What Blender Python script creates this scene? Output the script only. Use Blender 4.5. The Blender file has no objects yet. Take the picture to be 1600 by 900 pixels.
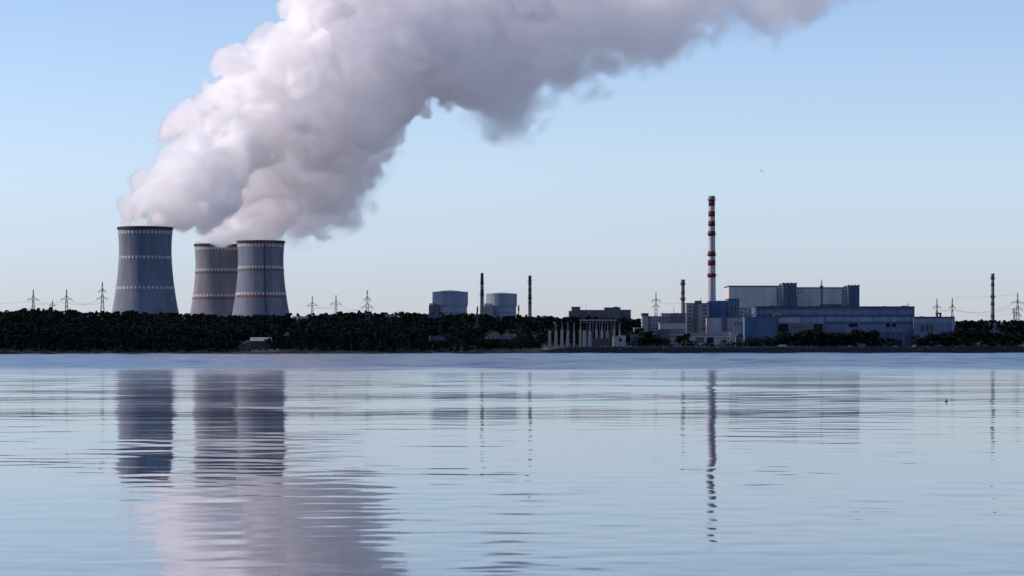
import bpy, bmesh, math, random
import numpy as np
from mathutils import Vector, Matrix

random.seed(7)
rng = np.random.default_rng(11)
scene = bpy.context.scene
col = scene.collection

# ------------------------------------------------------------------ camera
CAM_H = 4.0            # metres above the water
FPX = 4000.0           # focal length in photo pixels (90 mm on a 36 mm sensor)
HOR = 546.0            # horizon row in the photo
cam_d = bpy.data.cameras.new("camera")
cam_d.sensor_width = 36.0
cam_d.lens = 36.0 * FPX / 1600.0
cam_d.shift_y = (HOR - 450.0) / 1600.0
cam_d.clip_start = 0.5
cam_d.clip_end = 60000.0
cam = bpy.data.objects.new("camera", cam_d)
cam.location = (0, 0, CAM_H)
cam.rotation_euler = (math.radians(90), 0, 0)
col.objects.link(cam)
scene.camera = cam

# ------------------------------------------------------------------ light
SUN_EL = math.radians(30)
SUN_AZ = math.radians(-82)      # left of the view direction (+Y)
sun_dir = Vector((math.sin(SUN_AZ) * math.cos(SUN_EL), math.cos(SUN_AZ) * math.cos(SUN_EL), math.sin(SUN_EL)))
world = bpy.data.worlds.new("World")
scene.world = world
world.use_nodes = True
wn = world.node_tree
wn.nodes.clear()
sky = wn.nodes.new("ShaderNodeTexSky")
sky.sky_type = 'NISHITA'
sky.sun_disc = False
sky.sun_elevation = SUN_EL
sky.sun_rotation = SUN_AZ % (2 * math.pi)
sky.altitude = 0
sky.air_density = 1.0
sky.dust_density = 0.0
sky.ozone_density = 2.0
tint = wn.nodes.new("ShaderNodeMix")
tint.data_type = 'RGBA'; tint.blend_type = 'MULTIPLY'
tint.inputs[0].default_value = 1.0
# lavender-grey haze near the horizon, the same all round the compass
wc = wn.nodes.new("ShaderNodeTexCoord")
ws = wn.nodes.new("ShaderNodeSeparateXYZ")
wr = wn.nodes.new("ShaderNodeMapRange")
wr.inputs[1].default_value = 0.0
wr.inputs[2].default_value = 0.14
hz = wn.nodes.new("ShaderNodeValToRGB")
hz.color_ramp.interpolation = 'B_SPLINE'
hz.color_ramp.elements[0].position = 0.05
hz.color_ramp.elements[0].color = (0.455, 0.50, 0.86, 1)
hz.color_ramp.elements[1].position = 0.95
hz.color_ramp.elements[1].color = (0.795, 0.79, 0.935, 1)
for p_, c_ in ((0.26, (0.575, 0.62, 0.885, 1)), (0.53, (0.815, 0.79, 0.955, 1))):
    e_ = hz.color_ramp.elements.new(p_); e_.color = c_
wn.links.new(wc.outputs["Generated"], ws.inputs[0])
wn.links.new(ws.outputs[2], wr.inputs[0])
wn.links.new(wr.outputs[0], hz.inputs[0])
wn.links.new(hz.outputs[0], tint.inputs[7])
bg = wn.nodes.new("ShaderNodeBackground")
bg.inputs[1].default_value = 0.142
wo = wn.nodes.new("ShaderNodeOutputWorld")
wn.links.new(sky.outputs[0], tint.inputs[6])
wn.links.new(tint.outputs[2], bg.inputs[0])
wn.links.new(bg.outputs[0], wo.inputs[0])

sun_l = bpy.data.lights.new("sun", 'SUN')
sun_l.energy = 4.2
sun_l.angle = math.radians(0.5)
sun_l.color = (1.0, 0.87, 0.76)
sun_o = bpy.data.objects.new("sun", sun_l)
sun_o.rotation_euler = (-sun_dir).to_track_quat('-Z', 'Y').to_euler()
sun_o.location = (-800, 800, 900)
col.objects.link(sun_o)

vs = scene.view_settings
vs.view_transform = 'Standard'
vs.look = 'None'
vs.exposure = 0.2
vs.gamma = 1.0
vs.use_curve_mapping = False

cy = scene.cycles
cy.max_bounces = 24
cy.diffuse_bounces = 3
cy.glossy_bounces = 3
cy.transmission_bounces = 2
cy.volume_bounces = 22
cy.transparent_max_bounces = 8
cy.volume_step_rate = 2.2
cy.volume_max_steps = 256
cy.use_denoising = True
cy.caustics_reflective = False
cy.caustics_refractive = False

# ------------------------------------------------------------------ helpers
def PX(px, Y):
    return (px - 800.0) * Y / FPX

def PZ(py, Y):
    return CAM_H + (HOR - py) * Y / FPX

def smooth(a, b, v):
    t = min(1.0, max(0.0, (v - a) / (b - a)))
    return t * t * (3 - 2 * t)

def nsmooth(a, b, v):
    t = np.clip((v - a) / (b - a), 0, 1)
    return t * t * (3 - 2 * t)

MATS = {}
def mat(name, c1, c2=None, rough=0.85, scale=0.08, spec=0.3, bump=0.0, streak=False, random_tint=0.0, metallic=0.0, detail=5.0):
    """procedural material: two colours mixed by world-space noise, optional rain streaks and relief"""
    if name in MATS:
        return MATS[name]
    m = bpy.data.materials.new(name)
    m.use_nodes = True
    nt = m.node_tree
    b = nt.nodes["Principled BSDF"]
    b.inputs["Roughness"].default_value = rough
    b.inputs["Specular IOR Level"].default_value = spec
    b.inputs["Metallic"].default_value = metallic
    c2 = c2 or tuple(v * 0.7 for v in c1)
    geo = nt.nodes.new("ShaderNodeNewGeometry")
    mp = nt.nodes.new("ShaderNodeMapping")
    mp.inputs["Scale"].default_value = (1, 1, 0.16) if streak else (1, 1, 1)
    no = nt.nodes.new("ShaderNodeTexNoise")
    no.inputs["Scale"].default_value = scale
    no.inputs["Detail"].default_value = detail
    no.inputs["Roughness"].default_value = 0.62
    rp = nt.nodes.new("ShaderNodeValToRGB")
    rp.color_ramp.elements[0].position = 0.36
    rp.color_ramp.elements[1].position = 0.66
    rp.color_ramp.elements[0].color = (*c2, 1)
    rp.color_ramp.elements[1].color = (*c1, 1)
    nt.links.new(geo.outputs["Position"], mp.inputs["Vector"])
    nt.links.new(mp.outputs[0], no.inputs["Vector"])
    nt.links.new(no.outputs["Fac"], rp.inputs[0])
    src = rp.outputs[0]
    if random_tint:
        oi = nt.nodes.new("ShaderNodeObjectInfo")
        mr = nt.nodes.new("ShaderNodeMapRange")
        mr.inputs[3].default_value = 1 - random_tint
        mr.inputs[4].default_value = 1 + random_tint
        hs = nt.nodes.new("ShaderNodeHueSaturation")
        nt.links.new(oi.outputs["Random"], mr.inputs[0])
        nt.links.new(mr.outputs[0], hs.inputs["Value"])
        nt.links.new(src, hs.inputs["Color"])
        src = hs.outputs[0]
    nt.links.new(src, b.inputs["Base Color"])
    if bump:
        bp = nt.nodes.new("ShaderNodeBump")
        bp.inputs["Strength"].default_value = bump
        bp.inputs["Distance"].default_value = 0.3
        nt.links.new(no.outputs["Fac"], bp.inputs["Height"])
        nt.links.new(bp.outputs[0], b.inputs["Normal"])
    MATS[name] = m
    return m

# real-world base colours
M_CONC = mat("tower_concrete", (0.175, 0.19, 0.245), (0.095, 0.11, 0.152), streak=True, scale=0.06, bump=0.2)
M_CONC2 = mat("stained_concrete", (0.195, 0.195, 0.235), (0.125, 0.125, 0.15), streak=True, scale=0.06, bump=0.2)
M_RIM = mat("rust_red_paint", (0.07, 0.026, 0.03), (0.04, 0.018, 0.022), scale=0.2)
M_WHITE = mat("white_paint", (0.60, 0.59, 0.59), (0.34, 0.33, 0.34), scale=0.35)
M_STEELD = mat("dark_steel", (0.07, 0.075, 0.08), (0.04, 0.04, 0.045), rough=0.6, scale=0.3)
M_PYLON = mat("galvanised_lattice", (0.14, 0.14, 0.15), (0.08, 0.08, 0.09), rough=0.6, scale=0.3)
M_HALL = mat("hall_panel_concrete", (0.54, 0.49, 0.48), (0.42, 0.38, 0.375), streak=True, scale=0.15, random_tint=0.07)
M_HALLD = mat("hall_grey_concrete", (0.24, 0.235, 0.245), (0.18, 0.175, 0.185), streak=True, scale=0.1)
M_FIN = mat("slate_blue_cladding", (0.10, 0.125, 0.195), (0.075, 0.095, 0.15), streak=True, scale=0.12, random_tint=0.12)
M_TURB = mat("blue_grey_panel", (0.155, 0.20, 0.30), (0.115, 0.15, 0.235), streak=True, scale=0.12, random_tint=0.10)
M_TURBL = mat("pale_blue_panel", (0.25, 0.29, 0.39), (0.18, 0.215, 0.29), streak=True, scale=0.12, random_tint=0.10)
M_BLUE = mat("blue_sheet_cladding", (0.072, 0.13, 0.235), (0.052, 0.098, 0.18), streak=True, scale=0.12, random_tint=0.08)
M_CREAM = mat("cream_render", (0.42, 0.40, 0.42), (0.31, 0.295, 0.31), streak=True, scale=0.15, random_tint=0.05)
M_GREY = mat("grey_brick_render", (0.29, 0.28, 0.305), (0.205, 0.195, 0.215), streak=True, scale=0.15)
M_DGREY = mat("dark_brick_render", (0.125, 0.12, 0.145), (0.09, 0.087, 0.105), streak=True, scale=0.15)
M_ROOF = mat("bitumen_roof", (0.07, 0.07, 0.075), (0.045, 0.045, 0.05), scale=0.2)
M_GLASS = mat("window_glass", (0.02, 0.035, 0.075), (0.014, 0.024, 0.05), rough=0.2, spec=0.22)
M_DARK = mat("dark_opening", (0.02, 0.02, 0.025), (0.015, 0.015, 0.018), rough=0.9)
M_RED = mat("faded_red_paint", (0.14, 0.035, 0.04), (0.09, 0.03, 0.035), scale=0.3)
M_BAND = mat("band_dark_red_paint", (0.15, 0.014, 0.026), (0.10, 0.012, 0.02), scale=0.3)
M_STACKW = mat("stack_white_paint", (0.50, 0.46, 0.49), (0.36, 0.33, 0.36), streak=True, scale=0.25)
M_STACKG = mat("stack_weathered_grey", (0.24, 0.22, 0.225), (0.15, 0.14, 0.145), streak=True, scale=0.25)
M_STACKD = mat("stack_sooty_band", (0.07, 0.072, 0.082), (0.045, 0.047, 0.055), scale=0.25)
M_PIER = mat("pale_pier_concrete", (0.40, 0.39, 0.385), (0.27, 0.26, 0.255), streak=True, scale=0.3)
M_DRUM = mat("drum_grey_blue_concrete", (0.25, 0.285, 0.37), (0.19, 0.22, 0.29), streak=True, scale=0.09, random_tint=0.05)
M_PINE = mat("pine_needles", (0.014, 0.021, 0.019), (0.009, 0.014, 0.013), scale=0.35, random_tint=0.2, spec=0.0, rough=1.0)
M_LEAF = mat("broad_leaves", (0.018, 0.026, 0.019), (0.012, 0.018, 0.014), scale=0.35, random_tint=0.2, spec=0.0, rough=1.0)
M_BARK = mat("bark", (0.075, 0.055, 0.04), (0.045, 0.035, 0.028), scale=0.8)
M_CABLE = mat("aluminium_cable", (0.12, 0.12, 0.125), rough=0.5)

def link(o, parent=None):
    col.objects.link(o)
    if parent is not None:
        o.parent = parent
    return o

def tag(o, label=None, cat=None, group=None, kind=None):
    if label: o["label"] = label
    if cat: o["category"] = cat
    if group: o["group"] = group
    if kind: o["kind"] = kind
    return o

def thing(name, label, cat, loc, group=None, rz=0.0):
    o = bpy.data.objects.new(name, None)
    o.empty_display_size = 2
    o.location = loc
    o.rotation_euler = (0, 0, rz)
    col.objects.link(o)
    return tag(o, label, cat, group)

class MB:
    """collects simple solids into one mesh"""
    def __init__(self):
        self.v, self.f = [], []
    def add(self, verts, faces):
        n = len(self.v)
        self.v += [tuple(p) for p in verts]
        self.f += [tuple(i + n for i in q) for q in faces]
        return self
    def box(self, x0, x1, y0, y1, z0, z1):
        return self.add([(x0, y0, z0), (x1, y0, z0), (x1, y1, z0), (x0, y1, z0), (x0, y0, z1), (x1, y0, z1), (x1, y1, z1), (x0, y1, z1)],
                        [(0, 3, 2, 1), (4, 5, 6, 7), (0, 1, 5, 4), (1, 2, 6, 5), (2, 3, 7, 6), (3, 0, 4, 7)])
    def bar(self, a, b, w, w2=None):
        a, b = Vector(a), Vector(b)
        d = (b - a).normalized()
        up = Vector((0, 0, 1)) if abs(d.z) < 0.95 else Vector((0, 1, 0))
        s = d.cross(up).normalized()
        t = s.cross(d).normalized()
        w2 = w if w2 is None else w2
        vs_ = [a + s * w * i + t * w * j for i, j in ((-1, -1), (1, -1), (1, 1), (-1, 1))] + \
              [b + s * w2 * i + t * w2 * j for i, j in ((-1, -1), (1, -1), (1, 1), (-1, 1))]
        return self.add(vs_, [(0, 1, 2, 3), (7, 6, 5, 4), (0, 4, 5, 1), (1, 5, 6, 2), (2, 6, 7, 3), (3, 7, 4, 0)])
    def lathe(self, prof, n=32, cx=0, cy_=0, closed=True):
        """prof: list of (r, z) bottom to top"""
        vs_ = []
        for r, z in prof:
            for k in range(n):
                a = 2 * math.pi * k / n
                vs_.append((cx + r * math.cos(a), cy_ + r * math.sin(a), z))
        fs = []
        for i in range(len(prof) - 1):
            for k in range(n):
                k2 = (k + 1) % n
                fs.append((i * n + k, i * n + k2, (i + 1) * n + k2, (i + 1) * n + k))
        if closed:
            fs.append(tuple(reversed(range(n))))
            fs.append(tuple((len(prof) - 1) * n + k for k in range(n)))
        return self.add(vs_, fs)
    def mesh(self, name, material, smooth_shade=False):
        me = bpy.data.meshes.new(name)
        me.from_pydata(self.v, [], self.f)
        me.materials.append(material)
        if smooth_shade:
            me.polygons.foreach_set("use_smooth", [True] * len(me.polygons))
        me.update()
        return me
    def build(self, name, material, parent=None, smooth_shade=False, loc=None):
        o = bpy.data.objects.new(name, self.mesh(name, material, smooth_shade))
        link(o, parent)
        if loc is not None:
            o.location = loc
        return o

# ------------------------------------------------------------------ lie of the land
def shore(x):
    return 2330.0 + 0.72 * min(max(x, -1400), 1400)

def ground_z(x, y):
    v = y - shore(x)
    wob = math.sin(x * 0.031 + 1.3) * 0.6 + math.sin(x * 0.083 + y * 0.02) * 0.35
    left = -1.5 + 3.2 * smooth(0, 9, v) + 2.0 * smooth(10, 60, v) + 19.0 * smooth(60, 540, v) + wob * smooth(0, 20, v)
    right = -1.5 + 8.2 * smooth(0, 13, v) - 0.6 * smooth(20, 26, v) + 17.0 * smooth(260, 620, v) + 0.3 * wob * smooth(24, 60, v)
    s = smooth(10, 60, x)
    return left * (1 - s) + right * s

# ------------------------------------------------------------------ water
def build_water():
    inner = np.linspace(-0.235, 0.235, 600)
    outer = 0.235 + np.cumsum(np.geomspace(0.004, 0.6, 22))
    t = np.concatenate([-outer[::-1], inner, outer])
    near = np.geomspace(4.0, 34.0, 40)[:-1]
    far = np.exp(np.arange(math.log(34.0), math.log(3900.0), 0.0035))
    d = np.concatenate([near, far])
    T, D = np.meshgrid(t, d)
    X = (T * D).astype(np.float64)
    Y = D.astype(np.float64)
    Z = np.zeros_like(X)
    r = np.random.default_rng(5)
    fade_side = 1 - nsmooth(0.25, 0.45, np.abs(T))
    # slope budget: calm in the foreground, wind-ruffled belt off the far shore
    wind = nsmooth(470, 560, D + 30 * np.sin(X * 0.013 + 0.7) + 22 * np.sin(X * 0.031 + 2.0))
    patch = np.zeros_like(X)
    for k in range(9):
        lam = r.uniform(0.25, 0.9)
        a = r.uniform(0, 6.28)
        # patches scale with the look: metres near, tens of metres far
        patch += np.sin(np.log(D) * (7 + 3 * k) * lam + T * (14 + 6 * k) * math.cos(a) + r.uniform(0, 6.28)) / (1 + 0.3 * k)
    patch = nsmooth(-1.6, 1.9, patch)
    sigma = (0.0088 + 0.0022 * nsmooth(110, 400, D)) * (0.5 + 0.8 * patch) * (1 - wind) + 0.045 * wind
    lams = 0.40 * 1.45 ** np.arange(14)
    tot = np.zeros_like(X)
    for k, lam in enumerate(lams):
        ratio = lam / (0.0158 * np.maximum(D, 34.0))
        w = nsmooth(0.75, 1.25, ratio) * (1 - nsmooth(2.2, 6.0, ratio))
        if k == len(lams) - 1:
            w = nsmooth(0.75, 1.25, ratio)
        if w.max() <= 0:
            continue
        rows = np.where(w.max(axis=1) > 0)[0]
        a0, a1 = rows[0], rows[-1] + 1
        h = np.zeros((a1 - a0, X.shape[1]))
        n = 9
        for j in range(n):
            ang = r.normal(0, 0.85)
            kk = 2 * math.pi / (lam * r.uniform(0.75, 1.35))
            h += np.sin(kk * (X[a0:a1] * math.sin(ang) + Y[a0:a1] * math.cos(ang)) + r.uniform(0, 6.28)) / kk
        h *= math.sqrt(2.0 / n)
        Z[a0:a1] += h * w[a0:a1]
        tot[a0:a1] += w[a0:a1] ** 2
    Z *= sigma / np.sqrt(np.maximum(tot, 0.3)) * fade_side
    nr, nc = X.shape
    co = np.stack([X, Y, Z], -1).reshape(-1, 3)
    idx = np.arange(nr * nc).reshape(nr, nc)
    q = np.stack([idx[:-1, :-1], idx[:-1, 1:], idx[1:, 1:], idx[1:, :-1]], -1).reshape(-1, 4)
    # the rest of the lake behind and beside the viewer: a plain sheet just under the ripples
    k0 = len(co)
    co = np.concatenate([co, [(-20000, -20000, -0.3), (20000, -20000, -0.3), (20000, 450, -0.3), (-20000, 450, -0.3)]])
    q = np.concatenate([q, [(k0, k0 + 1, k0 + 2, k0 + 3)]])
    me = bpy.data.meshes.new("water")
    me.vertices.add(len(co)); me.vertices.foreach_set("co", co.ravel())
    me.loops.add(q.size); me.loops.foreach_set("vertex_index", q.ravel().astype(np.int32))
    me.polygons.add(len(q)); me.polygons.foreach_set("loop_start", np.arange(0, q.size, 4, dtype=np.int32))
    me.polygons.foreach_set("use_smooth", np.ones(len(q), dtype=bool))
    me.update(calc_edges=True)
    m = bpy.data.materials.new("lake_water")
    m.use_nodes = True
    nt = m.node_tree
    b = nt.nodes["Principled BSDF"]
    b.inputs["Base Color"].default_value = (0.010, 0.042, 0.095, 1)
    # wavelets too fine to mesh: a little more of them out on the open lake
    wg = nt.nodes.new("ShaderNodeNewGeometry"); wsx = nt.nodes.new("ShaderNodeSeparateXYZ"); wmr = nt.nodes.new("ShaderNodeMapRange")
    for i_, v_ in ((1, 60.0), (2, 420.0), (3, 0.045), (4, 0.115)):
        wmr.inputs[i_].default_value = v_
    nt.links.new(wg.outputs["Position"], wsx.inputs[0]); nt.links.new(wsx.outputs[1], wmr.inputs[0]); 
    wmr2 = nt.nodes.new("ShaderNodeMapRange")      # wind belt off the far shore
    for i_, v_ in ((1, 470.0), (2, 560.0), (3, 0.0), (4, 0.13)):
        wmr2.inputs[i_].default_value = v_
    wad = nt.nodes.new("ShaderNodeMath"); wad.operation = 'ADD'
    nt.links.new(wsx.outputs[1], wmr2.inputs[0]); nt.links.new(wmr.outputs[0], wad.inputs[0]); nt.links.new(wmr2.outputs[0], wad.inputs[1]); nt.links.new(wad.outputs[0], b.inputs["Roughness"])
    b.inputs["IOR"].default_value = 1.333
    me.materials.append(m)
    o = bpy.data.objects.new("water", me)
    link(o)
    tag(o, "calm pale blue lake water with thin ripples", kind="structure")
    return o
build_water()

# ------------------------------------------------------------------ ground
def build_ground():
    xs = np.concatenate([np.linspace(-9000, -900, 12)[:-1], np.linspace(-900, 900, 181), np.linspace(900, 9000, 12)[1:]])
    vs_ = np.concatenate([[-25, -6, 0, 2, 4, 6.5, 9, 11, 13, 16, 20, 26, 34, 48, 64], np.arange(90, 700, 30), [760, 900, 1300, 2000, 4000, 9000, 20000]])
    verts, faces = [], []
    for x in xs:
        for v in vs_:
            y = shore(x) + v
            z = ground_z(x, y) if v > 0 else -1.5 + v * 0.1
            if 0 < v < 40:
                z += random.uniform(-0.25, 0.25)
            verts.append((x, y, z))
    nv = len(vs_)
    for i in range(len(xs) - 1):
        for j in range(nv - 1):
            a = i * nv + j
            faces.append((a, a + nv, a + nv + 1, a + 1))
    mb = MB(); mb.add(verts, faces)
    g = mat("shore_earth", (0.055, 0.046, 0.04), (0.02, 0.022, 0.018), scale=0.09, bump=0.5)
    o = mb.build("ground", g, None, True)
    tag(o, "dark wooded shore ground rising behind the water", kind="structure")
    # embankment along the plant: riprap face and a paler crest road
    for name, a, b_, dz, m, lab in (("riprap_slope", 0.2, 12.4, 0.35, mat("riprap_stone", (0.03, 0.032, 0.038), (0.012, 0.013, 0.016), scale=0.7, bump=0.8), "dark stone embankment slope below the plant"),
                                    ("crest_road", 12.6, 19.5, 0.32, mat("crest_concrete", (0.17, 0.165, 0.165), (0.09, 0.088, 0.09), scale=0.3), "pale crest road on top of the embankment")):
        v2, f2 = [], []
        cols = np.arange(36, 1000, 4.0)
        steps = np.linspace(a, b_, 9)
        for x in cols:
            for s in steps:
                y = shore(x) + s
                jit = random.uniform(-0.28, 0.28) if name == "riprap_slope" else 0
                v2.append((x, y, ground_z(x, y) + dz + jit))
        n = len(steps)
        for i in range(len(cols) - 1):
            for j in range(n - 1):
                q = i * n + j
                f2.append((q, q + n, q + n + 1, q + 1))
        tag(MB().add(v2, f2).build(name, m), lab, kind="structure")
    # low parapet wall on the crest, catches the light as a thin pale line
    return o
build_ground()

# ------------------------------------------------------------------ cooling towers
TOWER_PROF = [(52.5, 0), (50.5, 12), (47.3, 30), (44.3, 47), (41.0, 63), (38.2, 80), (36.0, 97), (34.4, 114), (33.6, 128), (33.6, 140), (34.2, 152), (34.9, 160.5)]
def tower_r(z):
    for (r0, z0), (r1, z1) in zip(TOWER_PROF, TOWER_PROF[1:]):
        if z0 <= z <= z1:
            t = (z - z0) / (z1 - z0)
            return r0 + (r1 - r0) * t
    return TOWER_PROF[-1][0]

def fine_prof(n=46):
    zs = np.linspace(0, 160.5, n)
    z0 = np.array([p[1] for p in TOWER_PROF]); r0 = np.array([p[0] for p in TOWER_PROF])
    r = np.interp(zs, z0, r0)
    for _ in range(3):
        r[1:-1] = (r[:-2] + 2 * r[1:-1] + r[2:]) / 4
    return list(zip(r.tolist(), zs.tolist()))

def cooling_tower(px, Y, ytop, label, m_shell, red_rings, ladder_px, phase):
    top = PZ(ytop, Y)
    base = top - 164.0
    t = thing("cooling_tower", label, "cooling tower", (PX(px, Y), Y, base), "cooling towers")
    prof = fine_prof()
    n = 96
    inner = [(r - 1.2, z) for r, z in reversed(prof)]
    mb = MB().lathe(prof + [(34.6, 160.6), (33.4, 160.6)] + inner[1:], n, closed=False)
    # shallow ribs run up the shell
    mb.build("shell", m_shell, t, True)
    MB().lathe([(35.2, 160.4), (36.1, 160.9), (36.1, 163.4), (35.5, 164.0), (33.6, 164.0), (33.4, 160.4)], n, closed=False).build("rim_walkway", M_RIM, t)
    for k in range(3):
        z = (156.4, 124.5, 85.5)[k]
        r = tower_r(z)
        hgt = 3.4
        ring = MB()
        cnt = 42
        for q in range(cnt):
            a0 = 2 * math.pi * (q + phase) / cnt
            wdt = 2 * math.pi / cnt * 0.5
            pts = []
            for zz in (z - hgt / 2, z + hgt / 2):
                for rr in (tower_r(zz) - 0.1, tower_r(zz) + 0.30):
                    for aa in (a0 - wdt / 2, a0 + wdt / 2):
                        pts.append((rr * math.cos(aa), rr * math.sin(aa), zz))
            ring.add(pts, [(0, 1, 3, 2), (4, 6, 7, 5), (2, 3, 7, 6), (0, 4, 5, 1), (0, 2, 6, 4), (1, 5, 7, 3)])
        tag(ring.build("white_marking_ring", M_WHITE, t), kind="stuff")
        if red_rings[k]:
            zz = z - 4.6
            MB().lathe([(tower_r(zz - 1.5) + .02, zz - 1.5), (tower_r(zz - 1.5) + .3, zz - 1.5), (tower_r(zz + 1.5) + .3, zz + 1.5), (tower_r(zz + 1.5) + .02, zz + 1.5)], n, closed=False).build("red_marking_ring", red_rings[k], t)
    if ladder_px is not None:
        # ladder way with hoops climbing the front of the shell
        mb = MB()
        for (r0, z0), (r1, z1) in zip(prof, prof[1:]):
            off = (ladder_px - px) * Y / FPX
            f0, f1 = off / 40.0, off / 40.0
            a0, a1 = math.asin(max(-.95, min(.95, f0))), math.asin(max(-.95, min(.95, f1)))
            for dx in (-0.8, 0.8):
                mb.bar(((r0 + .7) * math.sin(a0) + dx, -(r0 + .7) * math.cos(a0), z0), ((r1 + .7) * math.sin(a1) + dx, -(r1 + .7) * math.cos(a1), z1), 0.3)
        mb.build("ladder_way", M_STEELD, t)
    return t

M_REDF = mat("faded_brick_red_ring", (0.17, 0.075, 0.065), (0.12, 0.06, 0.055), scale=0.15)
M_DKRING = mat("dull_brown_ring", (0.12, 0.10, 0.095), (0.09, 0.08, 0.08), scale=0.15)
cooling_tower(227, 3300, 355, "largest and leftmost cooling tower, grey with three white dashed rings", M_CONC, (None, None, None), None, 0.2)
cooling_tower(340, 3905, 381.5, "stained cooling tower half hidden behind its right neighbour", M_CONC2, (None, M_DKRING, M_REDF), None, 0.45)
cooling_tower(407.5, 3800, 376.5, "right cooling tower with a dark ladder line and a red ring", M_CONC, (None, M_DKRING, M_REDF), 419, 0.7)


# ------------------------------------------------------------------ buildings
def root_at(name, label, cat, px, Y, group=None, z=None):
    x = PX(px, Y)
    return thing(name, label, cat, (x, Y, ground_z(x, Y) if z is None else z), group)

def pbox(name, root, px0, px1, y0, y1, Y, depth, m, proud=0.0, bevel=0.0):
    """box given by its outline in the view and its distance; y1 None = down to the ground"""
    x0, x1 = PX(px0, Y), PX(px1, Y)
    z1 = PZ(y0, Y)
    z0 = (min(ground_z(x0, Y), ground_z(x1, Y)) - 1.5) if y1 is None else PZ(y1, Y)
    L = root.location
    mb = MB().box(x0 - L.x, x1 - L.x, Y - proud - L.y, Y + depth - L.y, z0 - L.z, z1 - L.z)
    return mb.build(name, m, root)

def child_of(o, name, mb, m):
    return mb.build(name, m, o)

def roof_on(root, px0, px1, y, Y, depth, m=None, h=0.8, over=0.35, name="roof"):
    x0, x1 = PX(px0, Y) - over, PX(px1, Y) + over
    z = PZ(y, Y)
    L = root.location
    mb = MB().box(x0 - L.x, x1 - L.x, Y - over - L.y, Y + depth + over - L.y, z + 0.003 - L.z, z + h - L.z)
    return mb.build(name, m or M_ROOF, root)

_panel_cache = {}
def panels(root, px0, px1, y0, y1, Y, nx, nz, m, gap=0.22, proud=0.25, name="wall_panel"):
    """separate cladding panels, joints recessed; alike panels share one mesh"""
    w = (PX(px1, Y) - PX(px0, Y)) / nx
    h = (PZ(y0, Y) - PZ(y1, Y)) / nz
    key = (round(w, 3), round(h, 3), m.name, proud, gap)
    if key not in _panel_cache:
        _panel_cache[key] = MB().box(gap / 2, w - gap / 2, -proud, 0.05, gap / 2, h - gap / 2).mesh(name, m)
    me = _panel_cache[key]
    L = root.location
    for i in range(nx):
        for j in range(nz):
            o = bpy.data.objects.new(name, me)
            link(o, root)
            o.location = (PX(px0, Y) + i * w - L.x, Y - L.y + random.uniform(-0.03, 0.03), PZ(y1, Y) + j * h - L.z)

_win_cache = {}
def window(root, px, py, w, h, Y, proud=0.3, frame=0.22, m_frame=None, m_pane=None, bars=0, name="window"):
    """window centred at a view position, w x h metres: frame proud of the wall, pane set back, optional mullions"""
    m_frame = m_frame or M_GREY
    m_pane = m_pane or M_GLASS
    key = (round(w, 2), round(h, 2), proud, frame, m_frame.name, bars)
    if key not in _win_cache:
        mb = MB()
        mb.box(-w / 2, w / 2, -proud, 0.05, h / 2 - frame, h / 2)
        mb.box(-w / 2, w / 2, -proud, 0.05, -h / 2, -h / 2 + frame)
        mb.box(-w / 2, -w / 2 + frame, -proud, 0.05, -h / 2 + frame, h / 2 - frame)
        mb.box(w / 2 - frame, w / 2, -proud, 0.05, -h / 2 + frame, h / 2 - frame)
        for b in range(bars):
            xb = -w / 2 + (b + 1) * w / (bars + 1)
            mb.box(xb - 0.1, xb + 0.1, -proud + 0.05, 0.05, -h / 2 + frame, h / 2 - frame)
        pane = MB().box(-w / 2 + frame, w / 2 - frame, -0.06, 0.02, -h / 2 + frame, h / 2 - frame)
        _win_cache[key] = (mb.mesh(name, m_frame), pane.mesh("pane", m_pane))
    a, b = _win_cache[key]
    L = root.location
    o = bpy.data.objects.new(name, a); link(o, root)
    o.location = (PX(px, Y) - L.x, Y - L.y, PZ(py, Y) - L.z)
    p = bpy.data.objects.new("pane", b); link(p, o)
    return o

def opening(root, px0, px1, y0, y1, Y, name="gate", m=None, slats=0):
    """large dark door or vent: surround proud of the wall, leaf behind"""
    x0, x1, z1, z0 = PX(px0, Y), PX(px1, Y), PZ(y0, Y), PZ(y1, Y)
    L = root.location
    f = 0.35
    mb = MB()
    mb.box(x0 - f, x1 + f, -0.45, 0.02, z1, z1 + f)
    mb.box(x0 - f, x0, -0.45, 0.02, z0, z1)
    mb.box(x1, x1 + f, -0.45, 0.02, z0, z1)
    o = mb.build(name, M_GREY, root, loc=(-L.x, Y - L.y, -L.z))
    MB().box(x0, x1, -0.12, 0.01, z0, z1).build("leaf", m or M_DARK, o)
    for k in range(slats):
        z = z0 + (k + 0.5) * (z1 - z0) / slats
        MB().box(x0, x1, -0.40, -0.15, z - 0.35, z + 0.35).build("slat", M_PIER, o)
    return o

def antenna(root, px, y0, y1, Y, r=0.28, arms=0, name="antenna", m=None):
    L = root.location
    x = PX(px, Y)
    mb = MB().bar((0, 0, 0), (0, 0, PZ(y0, Y) - PZ(y1, Y)), r, r * 0.5)
    for k in range(arms):
        z = (PZ(y0, Y) - PZ(y1, Y)) * (0.35 + 0.2 * k)
        mb.bar((-1.6 + 0.3 * k, 0, z), (1.6 - 0.3 * k, 0, z), r * 0.6)
    return mb.build(name, m or M_STEELD, root, loc=(x - L.x, Y + 2 - L.y, PZ(y1, Y) - L.z))

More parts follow.
